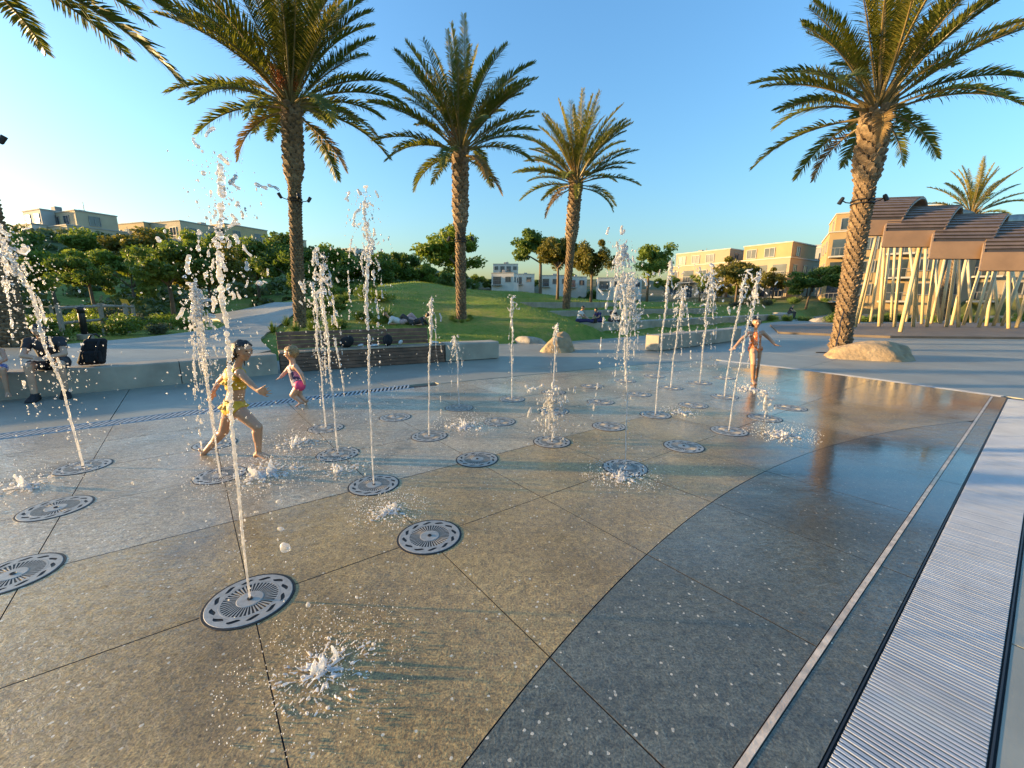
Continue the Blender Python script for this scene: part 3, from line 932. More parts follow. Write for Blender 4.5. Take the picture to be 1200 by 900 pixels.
jet((3,-1), 2.05, (-.18,-.05), 1.5, .24, 9, 1.5, 620, 1, "leaning water jet scattering drops in front of the seated man and child")
jet((0,0), 2.08, (.10, .02), .88, .19, 6, 2.2, 620, 2, "tallest water jet from the grate nearest the pale splash on tan slabs", rise=.42)
jet((2,0), 1.62, (.02, .0), 1.35, .16, 16, 1.7, 420, 3, "thick water jet with round white head falling over the child in yellow")
jet((3,0), 1.05, (.0, .0), .9, .10, 5, .8, 90, 33, "short thin water jet just behind the child in yellow")
jet((1,1), 2.25, (.08, .03), 1.1, .20, 6, 1.7, 480, 4, "tall broken water jet in front of the timber bench", rise=.5)
jet((2,1), 1.92, (-.02, 0), 1.35, .16, 10, 1.5, 300, 5, "water jet with a rounded plume beside the brown palm trunk near the toddler", rise=.6)
jet((3,1), 1.70, (.0, 0), 1.2, .15, 9, 1.2, 200, 6, "straight water jet right behind the running toddler")
jet((2,2), 1.52, (.09, 0), 1.05, .14, 5, .9, 90, 7, "slim water jet bending over at its top by the timber bench end")
jet((3,3), 1.02, (-.02, 0), 1.2, .14, 7, 1.0, 120, 8, "short water jet with falling strands before the pale concrete end block")
jet((3,4), 1.58, (0, 0), 1.15, .07, 4, .8, 70, 9, "straight narrow water jet standing alone before the lawn mound")
jet((3,5), 1.16, (.02, 0), 1.2, .07, 4, .8, 70, 10, "low water jet rising right in front of the pointed boulder")
jet((1,3), .52, (0, 0), 1.7, .16, 16, 2.2, 420, 12, "knee-high bubbling water jet that barely leaves its grate", rise=.2)
jet((0,3), 1.98, (-.13, 0), 1.25, .17, 18, 2.4, 520, 13, "tall wide water jet covering the people on the lawn terrace", rise=.55)
jet((1,5), 2.02, (.06, 0), 1.3, .10, 5, 1.3, 110, 14, "tall thin water jet in front of the free-standing concrete bench")
jet((3,7), 1.95, (.02, 0), 2.0, .19, 24, 2.8, 420, 15, "bushy water jet with a broad white column before the lawn terraces", rise=.3)
jet((2,7), 1.72, (.1, 0), 1.5, .26, 16, 1.6, 240, 16, "loose water jet of many falling strands beside the bushy column")
jet((1,7), 1.92, (.14, 0), 1.35, .13, 6, 1.4, 90, 17, "bending water jet on the bench side of the child in orange")
jet((0,5), 1.80, (.22, .10), 1.15, .16, 8, 1.4, 120, 18, "slanting thin water jet between the child in orange and the camera-side grates")
jet((2,8), 2.05, (.02, 0), 1.8, .30, 20, 3.0, 360, 19, "broad arching water jet falling over the child in orange", rise=.45)
jet((0,6), .30, (0, 0), 1.6, .05, 4, .9, 30, 20, "ankle-high single water spurt on the pavilion side of the pad", rise=.3)

# ------------------------------------------------------------------ splashes where drops hit the wet slabs
def splash(x, y, size, n, seed, label):
    """thin tongues of water thrown out of a shallow crater, and fine spray"""
    rng = random.Random(seed)
    C = []; Rr = []; D = []; DR = []
    voxel = max(.0026, .0013*math.hypot(x, y))
    for i in range(5):       # a few upright lobes in the middle
        p = Vector((rng.gauss(0, .16), rng.gauss(0, .16), 0))*size; hgt = size*rng.uniform(.15, .42); r = size*rng.uniform(.035, .065)
        d = Vector((rng.gauss(0, .35), rng.gauss(0, .35), 1))
        k = max(4, int(hgt/(r*.5)))
        for j in range(k):
            t = j/k; q = p + d*hgt*t
            rr = max(voxel, r*(.55 + .6*abs(math.sin(2.6*t+i)) - .45*t)); C.append((q.x + rng.gauss(0, .2)*r, q.y + rng.gauss(0, .2)*r, max(.001, q.z))); Rr.append((rr, rr, rr*1.3))
    for i in range(n):       # thin runs of water lying almost flat
        a = rng.uniform(0, 6.28); r0 = size*(.03 + .97*rng.random()**1.25); ln = size*rng.uniform(.04, .20)*(1.2 - r0/size*.6)
        aa = a + rng.gauss(0, .35); d = Vector((math.cos(aa), math.sin(aa), rng.uniform(0, .22)))
        p = Vector((math.cos(a)*r0, math.sin(a)*r0, .0)); r = rng.choice((.9, 1.0, 1.1, 1.4, 1.9, 2.4))*voxel
        for j in range(max(2, int(ln/(r*.9)))):
            q = p + d*r*.9*j; C.append((q.x, q.y + rng.gauss(0, .2)*r, q.z)); Rr.append((r, r, r*.8))
    for i in range(n*6):
        a = rng.uniform(0, 6.28); rr = size*2.0*rng.random()**.75
        D.append((math.cos(a)*rr, math.sin(a)*rr, .002 + size*.6*rng.random()**3)); DR.append(drop_shape(rng, rng.uniform(.0008, .0034)*(.7 + .12*math.hypot(x, y))))
    return water_thing("water_splash", label, "splash", "splashes on the wet slabs", (x, y, 0.004), C, Rr, D, DR, voxel, M['foam'], "water_tongues")
splash(*gpos(380, 785), .20, 200, 1, "largest splash bursting on the tan slabs with nothing above it")
splash(*gpos(455, 600), .15, 120, 2, "scattered splash on tan slabs beside an idle grate")
splash(*gpos(545, 500), .22, 110, 3, "low white splash between the alone-standing jet and the timber bench end")
splash(*gpos(728, 560), .17, 130, 4, "white splash foaming against the grate of the tall wide jet")
splash(*gpos(312, 555), .30, 200, 5, "wide shallow splash kicked up in front of the child in yellow")
splash(*gpos(915, 510), .20, 110, 6, "thin white splash beyond the ankle-high spurt towards the dark slabs")
splash(*gpos(798, 484), .16, 50, 7, "small splash between two idle grates before the bushy column")
splash(*gpos(350, 520), .24, 70, 8, "splash spreading below the jet behind the running toddler")
splash(*gpos(880, 457), .22, 60, 9, "splash around the feet of the child in orange")
splash(*gpos(400, 552), .22, 60, 10, "splash at the foot of the jet with the rounded plume")
splash(*gpos(30, 570), .25, 50, 11, "faint splash on slabs near the slotted drain and the leaning jet")

# big single drops caught in mid-air
for i, (px, py, dist, r) in enumerate([(334, 642, 1.75, .020), (329, 620, 1.8, .011), (361, 709, 1.7, .009), (438, 755, 1.6, .007), (327, 588, 2.2, .014), (463, 592, 2.4, .014), (418, 700, 1.8, .006), (300, 600, 2.2, .008)]):
    dx = (px-600)/485; dz = -(py-450)/485
    d = Vector((dx, math.cos(PITCH)+dz*math.sin(PITCH), -math.sin(PITCH)+dz*math.cos(PITCH)))
    pos = Vector((0, 0, CAM_H)) + d*dist
    rng = random.Random(i)
    me = spheres_mesh("beads", [(0,0,0), (r*.6, 0, r*.35), (-r*.5, r*.3, -r*.2)], [(r, r, r*.85), (r*.6,)*3, (r*.7,)*3], None, 3)
    me = remesh(me, r/5, 2, "water_drop"); me.materials.clear(); me.materials.append(M['drops'])
    o = inst("water_drop", me, None, pos, (rng.random(), rng.random(), rng.random()))
    tag(o, "single fat water drop hanging in the air above the tan slabs", "water drop", "flying water drops")
# ------------------------------------------------------------------ date palms
M['frond'] = mat_leaf("palm_frond", (0.09, 0.125, 0.027), (0.24, 0.245, 0.052), 0.38, 1.5, 0.42)
M['frond_young_lit'] = mat_leaf("palm_frond_young_lit", (0.19, 0.185, 0.036), (0.42, 0.35, 0.075), 0.42, 1.5, 0.42)  # young-leaf yellow with golden sunlight put into the colour, for brighter fronds
M['frond_dry'] = mat_leaf("palm_frond_dry", (0.16, 0.10, 0.035), (0.30, 0.20, 0.075), 0.25, 2.0, 0.6)
M['rachis'] = mat_simple("palm_rachis", (0.26, 0.19, 0.075), 0.5, 0.2, 3.0)
M['boots'] = mat_simple("palm_boots", (0.27, 0.185, 0.105), 0.8, 0.38, 9.0, 0.9, 26.0, 0.03, dirt=(0.09, 0.065, 0.045))
M['boots_fresh'] = mat_simple("palm_boots_fresh", (0.33, 0.235, 0.14), 0.8, 0.36, 9.0, 0.8, 26.0, 0.03, dirt=(0.13, 0.085, 0.05))
M['fruit'] = mat_simple("date_fruit", (0.50, 0.16, 0.03), 0.5, 0.3, 20.0)

def frond_mesh(name, a0, bend, L=3.1, pairs=64, seed=0, mat=None, roll=0.0, leaflet=0.46):
    """arching feather leaf growing from the origin along +X"""
    rng = random.Random(seed)
    n = 26
    pts = []; tans = []
    p = Vector((0, 0, 0))
    for i in range(n+1):
        s = i/n
        a = a0 - bend*(s**1.35)
        t = Vector((math.cos(a), 0.10*math.sin(2.2*s+seed), math.sin(a))).normalized()
        pts.append(p.copy()); tans.append(t)
        p = p + t*(L/n)
    def at(s):
        x = s*n; i = min(int(x), n-1); f = x-i
        return pts[i].lerp(pts[i+1], f), tans[i].lerp(tans[i+1], f).normalized()
    V = []; F = []
    def quad(a, b, c, d):
        k = len(V); V.extend([a, b, c, d]); F.append((k, k+1, k+2, k+3))
    for i in range(pairs):
        s = 0.16 + 0.84*(i/(pairs-1))**0.92
        p, t = at(s)
        side = Vector((-t.y, t.x, 0)); side = side.normalized() if side.length > 1e-4 else Vector((0, 1, 0))
        if abs(t.z) > .97: side = Vector((0, 1, 0))
        up = side.cross(t) * -1
        if up.z < 0 and abs(t.z) < .9: up = -up
        env = min(1.0, (s-.10)/.22) * (1.0 if s < .6 else 1 - 0.62*((s-.6)/.4)**1.4)
        for sg in (-1, 1):
            ln = leaflet*env*rng.uniform(.72, 1.14)
            fwd = 0.50 + 0.75*s**2 + rng.uniform(-.08, .08)
            lift = 0.36 + rng.uniform(-.38, .38)
            d = (side*sg*math.cos(lift) + up*math.sin(lift) + t*fwd).normalized()
            w = 0.0175*(0.75 + .4*env)
            wd = (t - d*t.dot(d)).normalized()
            wd = (wd*math.cos(.5*sg) + d.cross(wd)*math.sin(.5*sg))
            q0 = p + d*0.01; q1 = p + d*ln*.55 + Vector((0, 0, -.02*ln)); q2 = p + d*ln + Vector((0, 0, -.16*ln))
            quad(q0 - wd*w*.6, q0 + wd*w*.6, q1 + wd*w, q1 - wd*w)
            quad(q1 - wd*w, q1 + wd*w, q2 + wd*w*.15, q2 - wd*w*.15)
    nleaf = len(F)
    # rachis
    rb = MB(); rb.tube(pts[::2], [0.034*(1-.88*(i/13)) + .003 for i in range(14)][:len(pts[::2])], 5)
    k = len(V); V.extend([Vector(v) for v in rb.v])
    me = bpy.data.meshes.new(name)
    me.from_pydata([tuple(v) for v in V], [], F + [tuple(k+i for i in f) for f in rb.f])
    me.materials.append(mat or M['frond']); me.materials.append(M['rachis'])
    mi = [0]*nleaf + [1]*len(rb.f)
    me.polygons.foreach_set("material_index", mi)
    me.update()
    return me
FR = {
 'spear': [frond_mesh("frond_spear", R(a), R(b), 3.9, 84, i, M['frond_young_lit'], leaflet=.44) for i, (a, b) in enumerate([(86, 12), (81, 22), (75, 30)])],
 'high':  [frond_mesh("frond_high", R(a), R(b), 3.7, 88, 10+i, M['frond_young_lit'] if i == 0 else M['frond'], leaflet=.50) for i, (a, b) in enumerate([(68, 32), (60, 40), (53, 36)])],
 'mid':   [frond_mesh("frond_mid", R(a), R(b), 3.4, 84, 20+i, M['frond_young_lit'] if i == 1 else None) for i, (a, b) in enumerate([(46, 36), (38, 42), (30, 36), (24, 46)])],
 'low':   [frond_mesh("frond_low", R(a), R(b), 3.0, 76, 30+i) for i, (a, b) in enumerate([(16, 44), (8, 52), (0, 54)])],
 'hang':  [frond_mesh("frond_hanging", R(a), R(b), 2.2, 46, 40+i, M['frond'] if i else M['frond_dry'], leaflet=.36) for i, (a, b) in enumerate([(-12, 58), (-6, 64)])],
}
def palm_trunk(name, base, top, r0, r1, seed, boot_from, parent):
    """tapered trunk sheathed in overlapping leaf-base scales"""
    rng = random.Random(seed)
    b = Vector(base); tp = Vector(top); H = tp.z - b.z
    mid = (b+tp)/2 + Vector((rng.uniform(-.08, .08), rng.uniform(-.05, .05), 0))
    def ax(t): return b*(1-t)**2 + mid*2*t*(1-t) + tp*t*t
    def rad(t): return r0*(1+.25*max(0, .06-t)/.06) + (r1-r0)*sstep(boot_from-.04, boot_from+.06, t)
    o = parent.location
    mb = MB(); mb.tube([ax(i/24)-o for i in range(25)], [float(rad(i/24))*.93 for i in range(25)], 14)
    def scales(mb, t0, t1, step, n, depth, hgt, tilt):
        z = t0*H; k = 0
        while z < t1*H:
            t = z/H; c = ax(t) - o; r = float(rad(t))
            for j in range(n):
                a = 2*math.pi*(j + .5*(k % 2) + .06*rng.random() + k*.13)/n
                w = math.pi/n*1.08*rng.uniform(.85, 1.05); hh = hgt*rng.uniform(.8, 1.25); dd = depth*rng.uniform(.65, 1.35)
                def pt(da, rr, zz): return (c.x + math.cos(a+da)*rr, c.y + math.sin(a+da)*rr, c.z + zz)
                zt = hh*tilt
                mb.add([pt(-w, r*.92, 0), pt(w, r*.92, 0), pt(w*.62, r+dd, zt), pt(-w*.62, r+dd, zt), pt(0, r+dd*.75, zt+hh*.22), pt(-w*.8, r*.9, zt+hh*.15), pt(w*.8, r*.9, zt+hh*.15)],
                       [(0, 1, 2, 3), (3, 2, 4), (2, 6, 4), (3, 4, 5), (1, 6, 2), (0, 3, 5)])
            z += step; k += 1
    scales(mb, 0.0, boot_from, .10, 10, .048, .15, .80)
    mb.build("trunk", M['boots'], parent)
    m2 = MB(); scales(m2, boot_from-.01, 1.0, .13, 8, .095, .24, .85)
    m2.build("boot_collar", M['boots_fresh'], parent)
    return ax, rad
PALM_COUNT = [0]
def palm(base, top, label, seed, r0=.27, r1=.36, boot=.70, fl=1.0, counts=(7, 9, 16, 9, 4), fruit=0, hang_az=None):
    rng = random.Random(seed)
    o = empty("palm_tree", base); tag(o, label, "palm tree", "date palms")
    ax, rad = palm_trunk("trunk", base, top, r0, r1, seed, boot, o)
    top = Vector(top) - Vector(base)
    # heart of stubs below the fronds
    hb = MB()
    for k in range(26):
        a = rng.uniform(0, 6.28); zz = rng.uniform(-.15, .35); rr = r1*.75
        p0 = top + Vector((math.cos(a)*rr*.6, math.sin(a)*rr*.6, zz-.15)); p1 = top + Vector((math.cos(a)*(rr+.22), math.sin(a)*(rr+.22), zz+.38))
        hb.tube([p0, (p0+p1)/2 + Vector((0, 0, .02)), p1], [.055, .042, .022], 5)
    hb.build("leaf_stubs", M['rachis'], o)
    ga = 2.39996; k = rng.randint(0, 30)
    for kind, cnt, zo in zip(('spear', 'high', 'mid', 'low', 'hang'), counts, (.42, .34, .22, .08, -.06)):
        for i in range(cnt):
            a = k*ga + rng.uniform(-.15, .15); k += 1
            me = rng.choice(FR[kind]); s = fl*rng.uniform(.86, 1.08)
            rr = {'spear': .03, 'high': .10, 'mid': .18, 'low': .25, 'hang': .28}[kind]
            inst("frond", me, o, top + Vector((math.cos(a)*rr, math.sin(a)*rr, zo + rng.uniform(-.08, .08))),
                 (rng.uniform(-.07, .07), rng.uniform(-.10, .10), a), (s, s*rng.uniform(.9, 1.1), s))
    for i in range(fruit):
        a = rng.uniform(0, 6.28) if i else R(200)
        a = (R(215), R(330), R(270))[i % 3] + rng.uniform(-.2, .2)
        m = MB()
        d = Vector((math.cos(a), math.sin(a), 0))
        p0 = top + Vector((0, 0, .3)); 
        for q in range(16):
            dv = d*rng.uniform(.35, .75) + Vector((rng.uniform(-.2, .2), rng.uniform(-.2, .2), rng.uniform(.35, 1.05)))
            e = p0 + dv
            m.tube([p0 + dv*.35, p0 + dv*.75 + Vector((0, 0, .05)), e + d*.1], .008, 4)
            for w in range(7):
                c = p0 + dv*(.6 + .4*w/6) + Vector((rng.gauss(0, .025), rng.gauss(0, .025), rng.gauss(0, .025)))
                m.lathe([(.004, -.022), (.017, -.008), (.017, .01), (.004, .022)], 5, c)
        m.build("fruit_cluster", M['fruit'], o)
    return o, ax, rad
def collar(base, ax, rad, t, seed, label):
    """dark clamp round a trunk with small spotlights on arms"""
    c = ax(t); r = float(rad(t)) + .05
    o = empty("spotlight_collar", c, seed); tag(o, label, "spotlight", "spotlight collars on palm trunks")
    m = MB()
    for zz in (-.05, .05):
        m.tube([(r*math.cos(a), r*math.sin(a), zz) for a in np.linspace(0, 6.28, 22)], .022, 6)
    m.build("clamp_ring", M['black_metal'], o)
    for k in range(4):
        a = k*math.pi/2 + .3; d = Vector((math.cos(a), math.sin(a), 0)); nrm = Vector((-d.y, d.x, 0))
        m = MB()
        m.tube([d*r, d*(r+.14)+Vector((0, 0, .03)), d*(r+.24)+Vector((0, 0, .10))], .016, 6)
        arm = m.build("bracket_arm", M['black_metal'], o)
        p = d*(r+.26) + Vector((0, 0, .10)); ax_ = (d*.45 + Vector((0, 0, -.9 if k % 2 else .8))).normalized()
        m = MB(); m.tube([p - ax_*.10, p - ax_*.07, p + ax_*.08, p + ax_*.11], [.035, .055, .062, .062], 10)
        m.build("spotlight_head", M['black_metal'], o)
    return o
o, ax, rad = palm((-8.64, 17.0, .25), (-8.15, 17.0, 8.5), "tall date palm with orange fruit stalks behind the timber bench's left end", 3, .20, .30, .70, 1.22, (12, 22, 22, 8, 3), 3)
collar(None, ax, rad, .62, .4, "black spotlight collar on the palm with three fruit stalks")
o, ax, rad = palm((-2.24, 18.5, .0), (-2.12, 18.5, 7.45), "date palm standing between timber bench and lawn mound", 8, .19, .275, .62, 1.0, (12, 21, 18, 7, 3), 1)
collar(None, ax, rad, .55, 1.2, "black spotlight collar on the palm between bench and mound")
o, ax, rad = palm((3.30, 26.0, .15), (3.75, 26.0, 8.2), "slender date palm behind the pointed boulder at the lawn edge", 21, .21, .32, .62, 1.08, (12, 21, 18, 8, 4), 1)
o, ax, rad = palm((10.72, 13.5, .0), (10.74, 13.5, 6.9), "sunlit date palm growing behind the big tan boulder, black cable at its foot", 34, .24, .32, .74, 1.0, (12, 20, 17, 8, 3), 0)
collar(None, ax, rad, .655, .9, "black spotlight collar on the palm behind the big tan boulder")
o, ax, rad = palm((-12.72, 10.6, .35), (-12.6, 10.5, 9.05), "shaded date palm behind the seated man, only its fronds and trunk edge visible", 55, .25, .36, .70, 1.4, (8, 12, 18, 8, 1), 0)
collar(None, ax, rad, .56, .2, "black spotlight collar on the shaded palm behind the seated man")
o, ax, rad = palm((34.5, 34.0, .1), (35.6, 34.0, 8.0), "date palm rising behind the pavilion roof", 71, .36, .44, .75, .92, (9, 11, 10, 3, 0), 0)
def groundpt(px, py, z):
    f = 485.0; dx = (px-600)/f; dz = -(py-450)/f
    Yd = math.cos(PITCH) + dz*math.sin(PITCH); Zd = -math.sin(PITCH) + dz*math.cos(PITCH); t = (z-CAM_H)/Zd
    return Vector((dx*t, Yd*t, z))
def atdepth(px, py, Y):
    f = 485.0; dx = (px-600)/f; dz = -(py-450)/f
    Yd = math.cos(PITCH) + dz*math.sin(PITCH); Zd = -math.sin(PITCH) + dz*math.cos(PITCH); t = Y/Yd
    return Vector((dx*t, Y, CAM_H + Zd*t))
# ------------------------------------------------------------------ boulders
M['rock'] = mat_simple("tan_boulder", (0.40, 0.29, 0.165), 0.85, 0.22, 3.5, 0.9, 14.0, 0.03, dirt=(0.25, 0.17, 0.10))
M['rock_pale'] = mat_simple("pale_rock", (0.44, 0.38, 0.29), 0.85, 0.2, 4.0, 0.8, 16.0, 0.03, dirt=(0.28, 0.23, 0.17))
def boulder(x, y, z, sx, sy, sz, rz, seed, label, mat, peak=0.0, name="boulder"):
    V, F = ico(5)
    rng = random.Random(seed); off = Vector((rng.uniform(0, 50),)*3)
    vs = []
    for v in V:
        p = Vector(v)
        k = 1 + .22*mnoise.noise(p*1.1+off) + .10*mnoise.noise(p*2.7+off) + .04*mnoise.noise(p*7+off) + .018*mnoise.noise(p*16+off)
        # flat chipped facets
        for q in range(5):
            d = Vector((math.sin(q*2.1+seed), math.cos(q*1.7+seed*2), .4+.3*math.sin(q))).normalized()
            lim = .86 + .05*math.sin(q*3+seed)
            if p.dot(d)*k > lim: k *= lim/(p.dot(d)*k)*.7 + .3
        p = p*k
        if peak: p.z *= 1 + peak*max(0, 1-math.hypot(p.x-.25, p.y)*1.1)
        p.z = p.z if p.z > -.1 else -.1 + (p.z+.1)*.3
        vs.append((p.x*sx, p.y*sy, p.z*sz))
    me = np_mesh(name, vs, F, mat, True)
    return tag(inst(name, me, None, (x, y, z), (0, 0, rz)), label, "rock", "boulders of the plaza")
boulder(10.05, 11.5, -.02, 1.22, .85, .50, R(8), 5, "big low tan boulder at the foot of the sunlit palm", M['rock'])
boulder(1.5, 13.1, -.03, .60, .52, .52, R(30), 8, "pointed tan boulder standing on the plaza before the lawn mound", M['rock'], .12)
boulder(.65, 16.0, -.05, .66, .5, .30, R(10), 11, "small flat boulder beside the pointed one at the lawn edge", M['rock_pale'])
boulder(7.4, 18.3, -.05, .62, .45, .36, R(40), 14, "pale rounded rock behind the free-standing concrete bench", M['rock_pale'])
boulder(8.6, 19.2, -.05, .4, .4, .30, R(70), 15, "small pale rock next to the rounded one behind the concrete bench", M['rock_pale'])
boulder(25.6, 34.0, -.05, 1.6, .8, .45, R(20), 17, "long low rock at the far end of the lowest terrace wall", M['rock_pale'])
boulder(28.2, 34.6, -.05, 1.2, .9, .7, R(20), 18, "rounded rock leaning near the sunlit palm beyond the terrace end", M['rock'])

# ------------------------------------------------------------------ timber bench with concrete end
M['timber'] = mat_simple("bench_timber", (0.20, 0.105, 0.065), 0.6, 0.30, 5.0, 0.5, 30.0, 0.006, dirt=(0.10, 0.06, 0.04))
M['timber_pale'] = mat_simple("bench_seat_timber", (0.36, 0.27, 0.19), 0.6, 0.2, 5.0, 0.4, 30.0, 0.005)
tb = empty("timber_bench", (*BEN[0], 0)); tag(tb, "long curved timber bench with plank front and plank backrest", "bench")
bp = [(x-BEN[0][0], y-BEN[0][1]) for x, y in resample(BEN, .25)]
def plank(parent, name, d0, d1, z0, z1, mat, a=0, b=None, bev=.006):
    m = MB(); band(m, bp[a:b], d0, d1, z0, z1, bev); return m.build(name, mat, parent)
random.seed(8)
nbp = len(bp)
for k in range(5):
    q = random.uniform(0, .008)
    plank(tb, "front_plank", q, .05+q, .012+k*.082, .012+k*.082+.074, M['timber'])
plank(tb, "core", .052, .56, 0.0, .40, M['black'])
for k in range(5):
    plank(tb, "seat_plank", -.015+k*.112, -.015+k*.112+.104, .426, .456, M['timber_pale'])
for k in range(4):
    q = k*.022
    plank(tb, "back_plank", .57+q, .615+q, .47+k*.098, .47+k*.098+.088, M['timber'], 0, nbp-1)
for i in (1, 5, 9, 13):
    if i < nbp:
        p = offs(bp, .66)[i]; m = MB(); m.tube([(p[0], p[1], .0), (p[0]+0, p[1], .55), (p[0]-.03, p[1]+.06, .84)], .028, 6); m.build("back_post", M['black_metal'], tb)
eb = empty("bench_end_block", (*END[0], 0)); tag(eb, "short pale concrete block closing the timber bench", "bench")
m = MB(); band(m, resample([(0.012, 0.006), (END[1][0]-END[0][0], END[1][1]-END[0][1])], .3), .0, .58, .02, .47, .03); m.build("block", M['concrete_wall'], eb)
m = MB(); band(m, resample([(0.03, 0.02), (END[1][0]-END[0][0]-.04, END[1][1]-END[0][1]-.02)], .3), .04, .54, -.01, .021, .002); m.build("plinth", M['concrete_dark'], eb)

# ------------------------------------------------------------------ pavilion on leaning poles
M['clad'] = mat_simple("roof_cladding", (0.40, 0.235, 0.12), 0.45, 0.10, 1.2, 0.1, 20.0, 0.004, dirt=(0.33, 0.19, 0.10))
M['slat'] = mat_simple("roof_slat", (0.20, 0.145, 0.11), 0.5, 0.14, 2.0)
M['roof_under'] = mat_simple("roof_underside", (0.16, 0.09, 0.055), 0.6, 0.12, 2.0)
M['roof_top'] = mat_simple("roof_lining", (0.085, 0.07, 0.06), 0.5, 0.15, 2.0)
M['pole'] = mat_simple("pale_pole", (0.62, 0.49, 0.26), 0.4, 0.08, 2.0)
M['deck'] = mat_simple("pavilion_deck", (0.17, 0.13, 0.09), 0.6, 0.18, 1.5, 0.2, 30., .004)
dk = MB(); dk.prism([(13.2, 20.6), (16.4, 18.0), (21.8, 17.4), (34, 18.0), (46, 21), (46, 30), (30, 30), (17, 27.5)], -.05, .10)
tag(dk.build("pavilion_deck", M['deck']), kind="structure")
pv = empty("pavilion", (22, 21.5, .1)); tag(pv, "pavilion with stepped curved brown slatted roofs on many leaning pale poles", "pavilion")
PV = pv.location.copy()
# profile of a roof shell: depth back from the lip, height above the lip
PROF = [(0.0, 0.0), (.05, .35), (.10, .72), (.22, .95), (.50, 1.25), (.85, 1.50), (1.30, 1.72), (1.85, 1.90), (2.5, 2.02), (3.3, 2.08), (4.2, 2.04), (5.2, 1.9)]
prof_s = np.linspace(0, 1, len(PROF))
def prof(t): return (float(np.interp(t, prof_s, [p[0] for p in PROF])), float(np.interp(t, prof_s, [p[1] for p in PROF])))
LIPA = Vector((17.0, 21.4)); LIPD = Vector((math.cos(R(-20)), math.sin(R(-20))))
def on_lip(px, py):
    """point on the lip line seen along a photo ray"""
    dx = (px-600)/485; dz = -(py-450)/485
    d = Vector((dx, math.cos(PITCH)+dz*math.sin(PITCH), -math.sin(PITCH)+dz*math.cos(PITCH)))
    n = Vector((-LIPD.y, LIPD.x)); t = LIPA.dot(n)/(d.x*n.x + d.y*n.y)
    return Vector((d.x*t, d.y*t, CAM_H + d.z*t))
def shell(px0, px1, py, hs, fwd, curl=.75, flare=.25):
    """one roof: a swept sheet; its right edge runs in an S"""
    q0 = on_lip(px0, py); q1 = on_lip(px1, py)
    zl = q0.z + .06; w = (q1-q0).xy.length
    sh = empty("roof_shell", (q0.x-PV.x, q0.y-PV.y-fwd, zl-PV.z), R(-20), pv)
    def pt(s, t, up=0.0):
        d, z = prof(t)
        dx = flare*math.sin(t*math.pi*1.1)*s + curl*sstep(.25, 1, t)*s + .55*d
        return Vector((s*w + float(dx) - .12*t*(1-s), d*1.0 + .15*s, z*hs - .06*s*hs + up))
    ns, nt = 14, 30
    g = [[pt(i/ns, j/nt) for i in range(ns+1)] for j in range(nt+1)]
    gu = [[p + Vector((0, .05, -.09)) for p in row] for row in g]
    m = MB(); vs = [p for row in g for p in row]; k = ns+1
    m.add(vs, [(j*k+i, j*k+i+1, (j+1)*k+i+1, (j+1)*k+i) for j in range(nt) for i in range(ns)])
    m.build("roof_sheet", M['roof_top'], sh, True)
    m = MB(); vs = [p for row in gu for p in row]
    m.add(vs, [(j*k+i, (j+1)*k+i, (j+1)*k+i+1, j*k+i+1) for j in range(nt) for i in range(ns)])
    m.build("soffit", M['roof_under'], sh, True)
    # edge trims left and right, lip
    for nm, s in (("edge_trim", 0.0), ("edge_trim", 1.0)):
        m = MB(); m.tube([pt(s, j/nt) + Vector((0, .02, -.045)) for j in range(nt+1)], .055, 6); m.build(nm, M['slat'], sh)
    # smooth fascia panel at the lip
    m = MB(); A = [pt(i/ns, 0) + Vector((0, -.035, -.06)) for i in range(ns+1)]; B = [pt(i/ns, .165) + Vector((0, -.035, .0)) for i in range(ns+1)]
    n = ns+1
    back = [p + Vector((0, .04, 0)) for p in A + B]
    m.add(A + B + back, [(i, i+1, n+i+1, n+i) for i in range(ns)] + [(2*n+i, 3*n+i, 3*n+i+1, 2*n+i+1) for i in range(ns)] + [(i, 2*n+i, 2*n+i+1, i+1) for i in range(ns)] + [(n+i, n+i+1, 3*n+i+1, 3*n+i) for i in range(ns)])
    m.build("fascia", M['clad'], sh)
    # slats stepping up the slope
    for q in range(13):
        t = .20 + q*.052
        A = [pt(i/ns, t) for i in range(ns+1)]; B = [pt(i/ns, t+.034) for i in range(ns+1)]
        nrm = ((A[1]-A[0]).cross(B[0]-A[0])).normalized()
        off = nrm*.06
        A2 = [p+off for p in A]; B2 = [p+off*.7 for p in B]
        m = MB(); m.add(A + B + A2 + B2, [(2*n+i, 2*n+i+1, 3*n+i+1, 3*n+i) for i in range(ns)] + [(i, i+1, 2*n+i+1, 2*n+i) for i in range(ns)] + [(n+i, 3*n+i, 3*n+i+1, n+i+1) for i in range(ns)] + [(0, 2*n, 3*n, n), (ns, n+ns, 3*n+ns, 2*n+ns)])
        m.build("roof_slat", M['slat'], sh)
    return sh
shell(1000, 1051, 276, 1.02, .0, .5)
shell(1031, 1096, 290, 1.05, .15, .4)
shell(1082, 1147, 304, 1.10, .3, .5)
shell(1136, 1232, 318, 1.15, .45, .6)
shell(1215, 1330, 330, 1.2, .6, .6)
